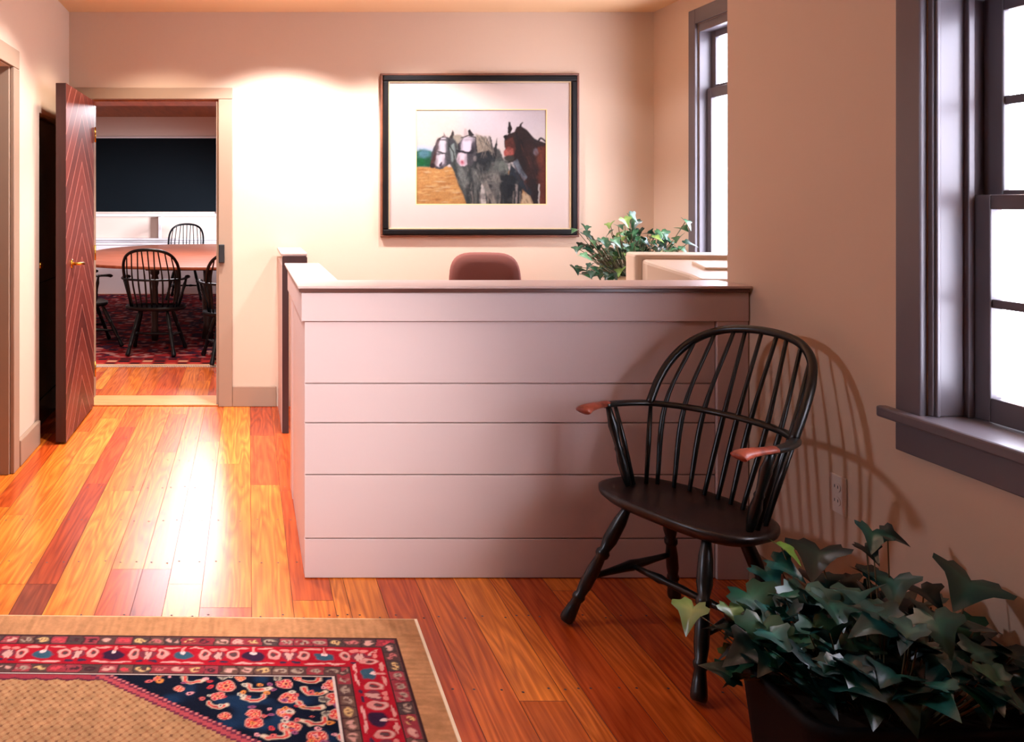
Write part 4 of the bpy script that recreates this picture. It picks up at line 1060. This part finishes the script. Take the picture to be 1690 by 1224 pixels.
def floor_ivy():
    ox, oy = 1.485, 1.93
    t = thing('ivy_planter', 'large dark trough of trailing ivy on the floor under the near window', 'potted plant', (ox,oy,0))
    b = MB()
    hw, hd, hz = .275, .17, .235
    def rr(w,d,n=8,r=.06):
        out=[]
        for cx,cy,a0 in ((w-r,d-r,0),(-w+r,d-r,PI/2),(-w+r,-d+r,PI),(w-r,-d+r,1.5*PI)):
            for k in range(n+1): a=a0+PI/2*k/n; out.append((cx+r*math.cos(a),cy+r*math.sin(a)))
        return out
    secs=[(hw*.86,hd*.84,.001),(hw*.9,hd*.88,.02),(hw*.97,hd*.96,hz-.03),(hw,hd,hz-.028),(hw,hd,hz),(hw-.016,hd-.016,hz),(hw-.02,hd-.02,hz-.03)]
    vs=[];m=None
    for w,d,z in secs:
        pl=rr(w,d); m=len(pl); vs+= [(x,y,z) for x,y in pl]
    fs=[]
    for i in range(len(secs)-1):
        for k in range(m): fs.append((i*m+k,i*m+(k+1)%m,(i+1)*m+(k+1)%m,(i+1)*m+k))
    fs.append(tuple(range(m))[::-1]); fs.append(tuple(range((len(secs)-1)*m,len(secs)*m)))
    b.add(vs,fs,True); b.build('trough', M['pot_dark'], t)
    b = MB(); b.prism(rr(hw-.021,hd-.021), hz-.06, hz-.022); b.build('soil', M['soil'], t)
    rg = random.Random(11); leaves=[]
    greens=[((6,48,38),(24,84,66)),((4,36,32),(18,66,56)),((12,62,44),(36,100,72)),((4,28,28),(14,54,48)),((14,64,60),(48,112,102))]
    def addp(px,py,D,size,pitch=None,roll=None,yaw=None,col=None):
        p=at(px,py,D); q=(p[0]-ox,p[1]-oy,p[2])
        c=col or rg.choice(greens)
        leaves.append((q,size,yaw if yaw is not None else rg.uniform(-1.4,1.4)+PI, -(pitch if pitch is not None else rg.uniform(.2,.9)), roll if roll is not None else rg.uniform(-.5,.5), c[0],c[1]))
    # leaves placed one by one along the outline
    Y=((150,168,84),(196,198,120)); LG=((96,140,52),(120,160,70))
    addp(1143,1006,2.13,.082,.75,.2,PI*.72,((104,132,66),(168,182,108))); addp(1205,1005,2.12,.06,.7,0,PI,((92,120,64),(130,150,90))); addp(1212,1075,2.1,.06,1.2,.6,PI,((110,130,70),(160,170,110)))
    addp(1290,903,2.22,.075,.3,-.3,PI*1.1,LG); addp(1352,912,2.2,.125,.35,.1,PI*.75); addp(1440,880,2.12,.075,.5,-.4,PI*.8); addp(1465,882,2.12,.06,.3,.3,PI*1.3); addp(1430,905,2.12,.06,.4,0,PI)
    addp(1285,930,2.2,.085,.3,.2,PI*1.2); addp(1265,945,2.2,.08,.4,.1,PI); addp(1350,955,2.18,.10,.15,0,PI*.9); addp(1430,948,2.12,.10,.3,-.2,PI*1.2); addp(1475,960,2.08,.10,.4,.2,PI*.8)
    addp(1525,975,2.05,.075,.3,.1,PI); addp(1600,962,1.98,.13,.25,-.35,PI*.7); addp(1645,985,1.95,.13,.3,.2,PI*1.1); addp(1675,1000,1.93,.11,.4,0,PI); addp(1390,962,2.16,.085,.2,.2,PI)
    addp(1240,985,2.15,.12,.5,.2,PI*1.1); addp(1330,985,2.1,.12,.75,.0,PI*.95,((58,96,84),(96,130,116))); addp(1375,990,2.08,.11,.7,.2,PI*1.05,((58,96,84),(96,130,116)))
    for px,py,sz in ((1275,1065,.095),(1318,1075,.07),(1345,1035,.09),(1360,1085,.085),(1385,1065,.09),(1440,1035,.075),(1450,1100,.12),(1300,1135,.09),(1260,1035,.10),(1400,1020,.07),(1520,1030,.085),(1580,1035,.1)):
        addp(px,py,1.97,sz,rg.uniform(.5,1.1),rg.uniform(-.3,.3),PI+rg.uniform(-.5,.5),rg.choice([((40,84,64),(80,120,96)),((30,70,60),(64,104,90)),((28,66,46),(70,112,84))]))
    # the mound itself
    n=0
    while n<190:
        x=rg.uniform(-.33,.30); y=rg.uniform(-.22,.27); e=(x/.34)**2+(y/.30)**2
        if e>1: continue
        z=.245+.17*(1-e)**.5*rg.uniform(.25,1)-(.10 if e>.75 else 0)*rg.random()
        leaves.append(((x,y,z),rg.uniform(.055,.10),rg.uniform(0,2*PI),rg.uniform(-.8,.15),rg.uniform(-.5,.5),*rg.choice(greens))); n+=1
    for k in range(14):   # trailing over the rim
        a=rg.uniform(PI*1.05,PI*1.9); x=.30*math.cos(a); y=.21*math.sin(a); z=rg.uniform(.15,.24)
        if x > .30: continue
        leaves.append(((x,y,z),rg.uniform(.05,.085),a-PI/2,rg.uniform(-1.4,-.8),rg.uniform(-.3,.3),*rg.choice(greens)))
    leaves=[l for l in leaves if l[0][0] < XR-ox-.055 and (CAMZ-l[0][2])/(oy+l[0][1])*FPX+332 < 1160 and not (l[0][1] < -.10 and l[0][2] < .27)]
    def base(p):
        return (max(-hw*.8,min(hw*.8,p[0]*.6)), max(-hd*.75,min(hd*.75,p[1]*.5)), hz-.03)
    ivy(t, leaves, base)
floor_ivy()

def desk_ivy():
    ox, oy, oz = 2.28, 4.95, .7405
    t = thing('potted_ivy', 'bushy green ivy in a pale pot below the framed picture and beside the monitor', 'potted plant', (ox,oy,oz))
    b = MB(); b.lathe([(.085,0),(.09,.01),(.115,.15),(.122,.15),(.122,.178),(.108,.178),(.105,.16)], n=28); b.build('pot', M['pot_terra'], t)
    b = MB(); b.lathe([(.103,.14),(.103,.165)]); b.build('soil', M['soil'], t)
    rg = random.Random(23); leaves=[]
    greens=[((24,66,36),(58,104,62)),((18,52,32),(44,86,54)),((34,80,44),(90,130,86)),((16,46,32),(44,76,56)),((20,58,38),(50,92,62)),((22,60,34),(54,98,58)),((70,116,76),(120,160,126)),((96,124,54),(140,160,84))]
    def addp(px,py,D,size,col=None):
        p=at(px,py,D); c=col or rg.choice(greens)
        leaves.append(((p[0]-ox,p[1]-oy,p[2]-oz),size,PI+rg.uniform(-1.2,1.2),rg.uniform(-1.1,-.2),rg.uniform(-.5,.5),c[0],c[1]))
    for px,py in ((962,370),(955,380),(970,385),(1040,352),(1030,360),(1048,365),(1020,370),(1010,372),(1130,362),(1128,380),(955,405),(975,400),(965,425),(950,440),(990,395),(1000,405),(1015,395),(1035,385),(1055,380),(1050,395),(1075,395),(1090,385),(1095,400),(1085,410),(1105,395),(1120,395),(1125,408),(1135,405),(1110,412),(1060,410),(1040,410),(1020,412),(1030,425),(1010,425),(990,420),(975,445),(1000,440),(1020,440),(1010,455),(985,458),(958,452),(1060,425),(1085,425)):
        addp(px+rg.uniform(-5,5),py+rg.uniform(-4,4),rg.uniform(4.72,5.12),rg.uniform(.055,.082))
    n=0
    while n<170:
        x=rg.uniform(-.30,.30); y=rg.uniform(-.22,.24); z=rg.uniform(.18,.44)
        if (x/.31)**2+(y/.25)**2+((z-.24)/.26)**2>1: continue
        leaves.append(((x,y,z),rg.uniform(.045,.075),rg.uniform(0,2*PI),rg.uniform(-1.0,.1),rg.uniform(-.5,.5),*rg.choice(greens))); n+=1
    leaves=[l for l in leaves if l[0][0] < XF-ox-.085]
    ivy(t, leaves, lambda p:(p[0]*.25,p[1]*.25,.16), .0022)
desk_ivy()

# ------------------------------------------------------------------ light
def light(name, typ, loc, target, power, col, size=.2, **kw):
    d = bpy.data.lights.new(name, typ); d.energy = power; d.color = col
    if typ == 'AREA': d.size = size
    elif typ in ('SPOT','POINT'): d.shadow_soft_size = size
    for k,v in kw.items(): setattr(d,k,v)
    o = bpy.data.objects.new(name, d); COL.objects.link(o); o.location = loc
    if target: o.rotation_euler = (Vector(target)-Vector(loc)).to_track_quat('-Z','Y').to_euler()
    return o
WARM = (1.0,.76,.54); WHITE=(1.0,.93,.88); PINK=(1.0,.88,.86)
for x, p in ((-.55,62),(.22,265),(1.1,165),(1.95,18)):
    light('ceiling_spot','SPOT',(x,4.86,2.59),(x,5.02,0),p,(1.0,.84,.7) if x<0 else (.98,.94,1.0),.06,spot_size=math.radians(120),spot_blend=.42)
light('key_lamp','AREA',(-1.35,2.35,1.72),(1.5,2.75,.75),14,(.78,.82,1.0),.17)
light('desk_spot','SPOT',(-.35,.1,1.9),(.06,2.98,.66),470,(1.0,.93,.97),.12,spot_size=math.radians(36),spot_blend=1.0)
light('rug_spot','SPOT',(-.6,2.1,2.59),(-.35,2.3,0),24,(1.0,.86,.74),.08,spot_size=math.radians(84),spot_blend=1.0)
light('hall_spot','SPOT',(-.35,3.85,2.59),(-1.0,4.1,0),200,(.98,.95,1.0),.06,spot_size=math.radians(110),spot_blend=.5)
light('floor_glint_spot','SPOT',(-.62,10.3,2.59),(-.5,4.2,0),190,(.96,.94,1.0),.17,spot_size=math.radians(70),spot_blend=.6)  # unseen spot added for the bright reflection on the floor, aimed through the doorway
light('conference_daylight','SPOT',(2.0,9.2,1.3),(-1.3,12.3,.55),2400,(.9,.91,1.0),.5,spot_size=math.radians(46),spot_blend=.8)
light('conference_fill','AREA',(-.6,8.6,2.5),(-.6,8.6,0),110,(.98,.9,.95),1.2)
light('conference_spot','SPOT',(-.7,6.5,2.58),(-.7,6.6,0),170,(1.0,.84,.68),.08,spot_size=math.radians(90),spot_blend=.6)
w = bpy.data.worlds.new('sky'); scn.world = w; w.use_nodes = True
bg = w.node_tree.nodes['Background']; bg.inputs['Color'].default_value = (.84,.83,1.0,1); bg.inputs['Strength'].default_value = 21.0

# ------------------------------------------------------------------ camera
cam = bpy.data.cameras.new('camera'); co = bpy.data.objects.new('camera', cam); COL.objects.link(co)
co.location = (0,0,CAMZ); co.rotation_euler = (PI/2,0,0)
cam.sensor_fit = 'HORIZONTAL'; cam.sensor_width = 36; cam.lens = 36*FPX/1690
cam.shift_x = (845-410)/1690; cam.shift_y = -(612-332)/1690; cam.clip_start = .02
scn.camera = co
vs_ = scn.view_settings; vs_.view_transform = 'Standard'; vs_.look = 'None'; vs_.gamma = 1; vs_.exposure = 0.0; vs_.use_curve_mapping = False
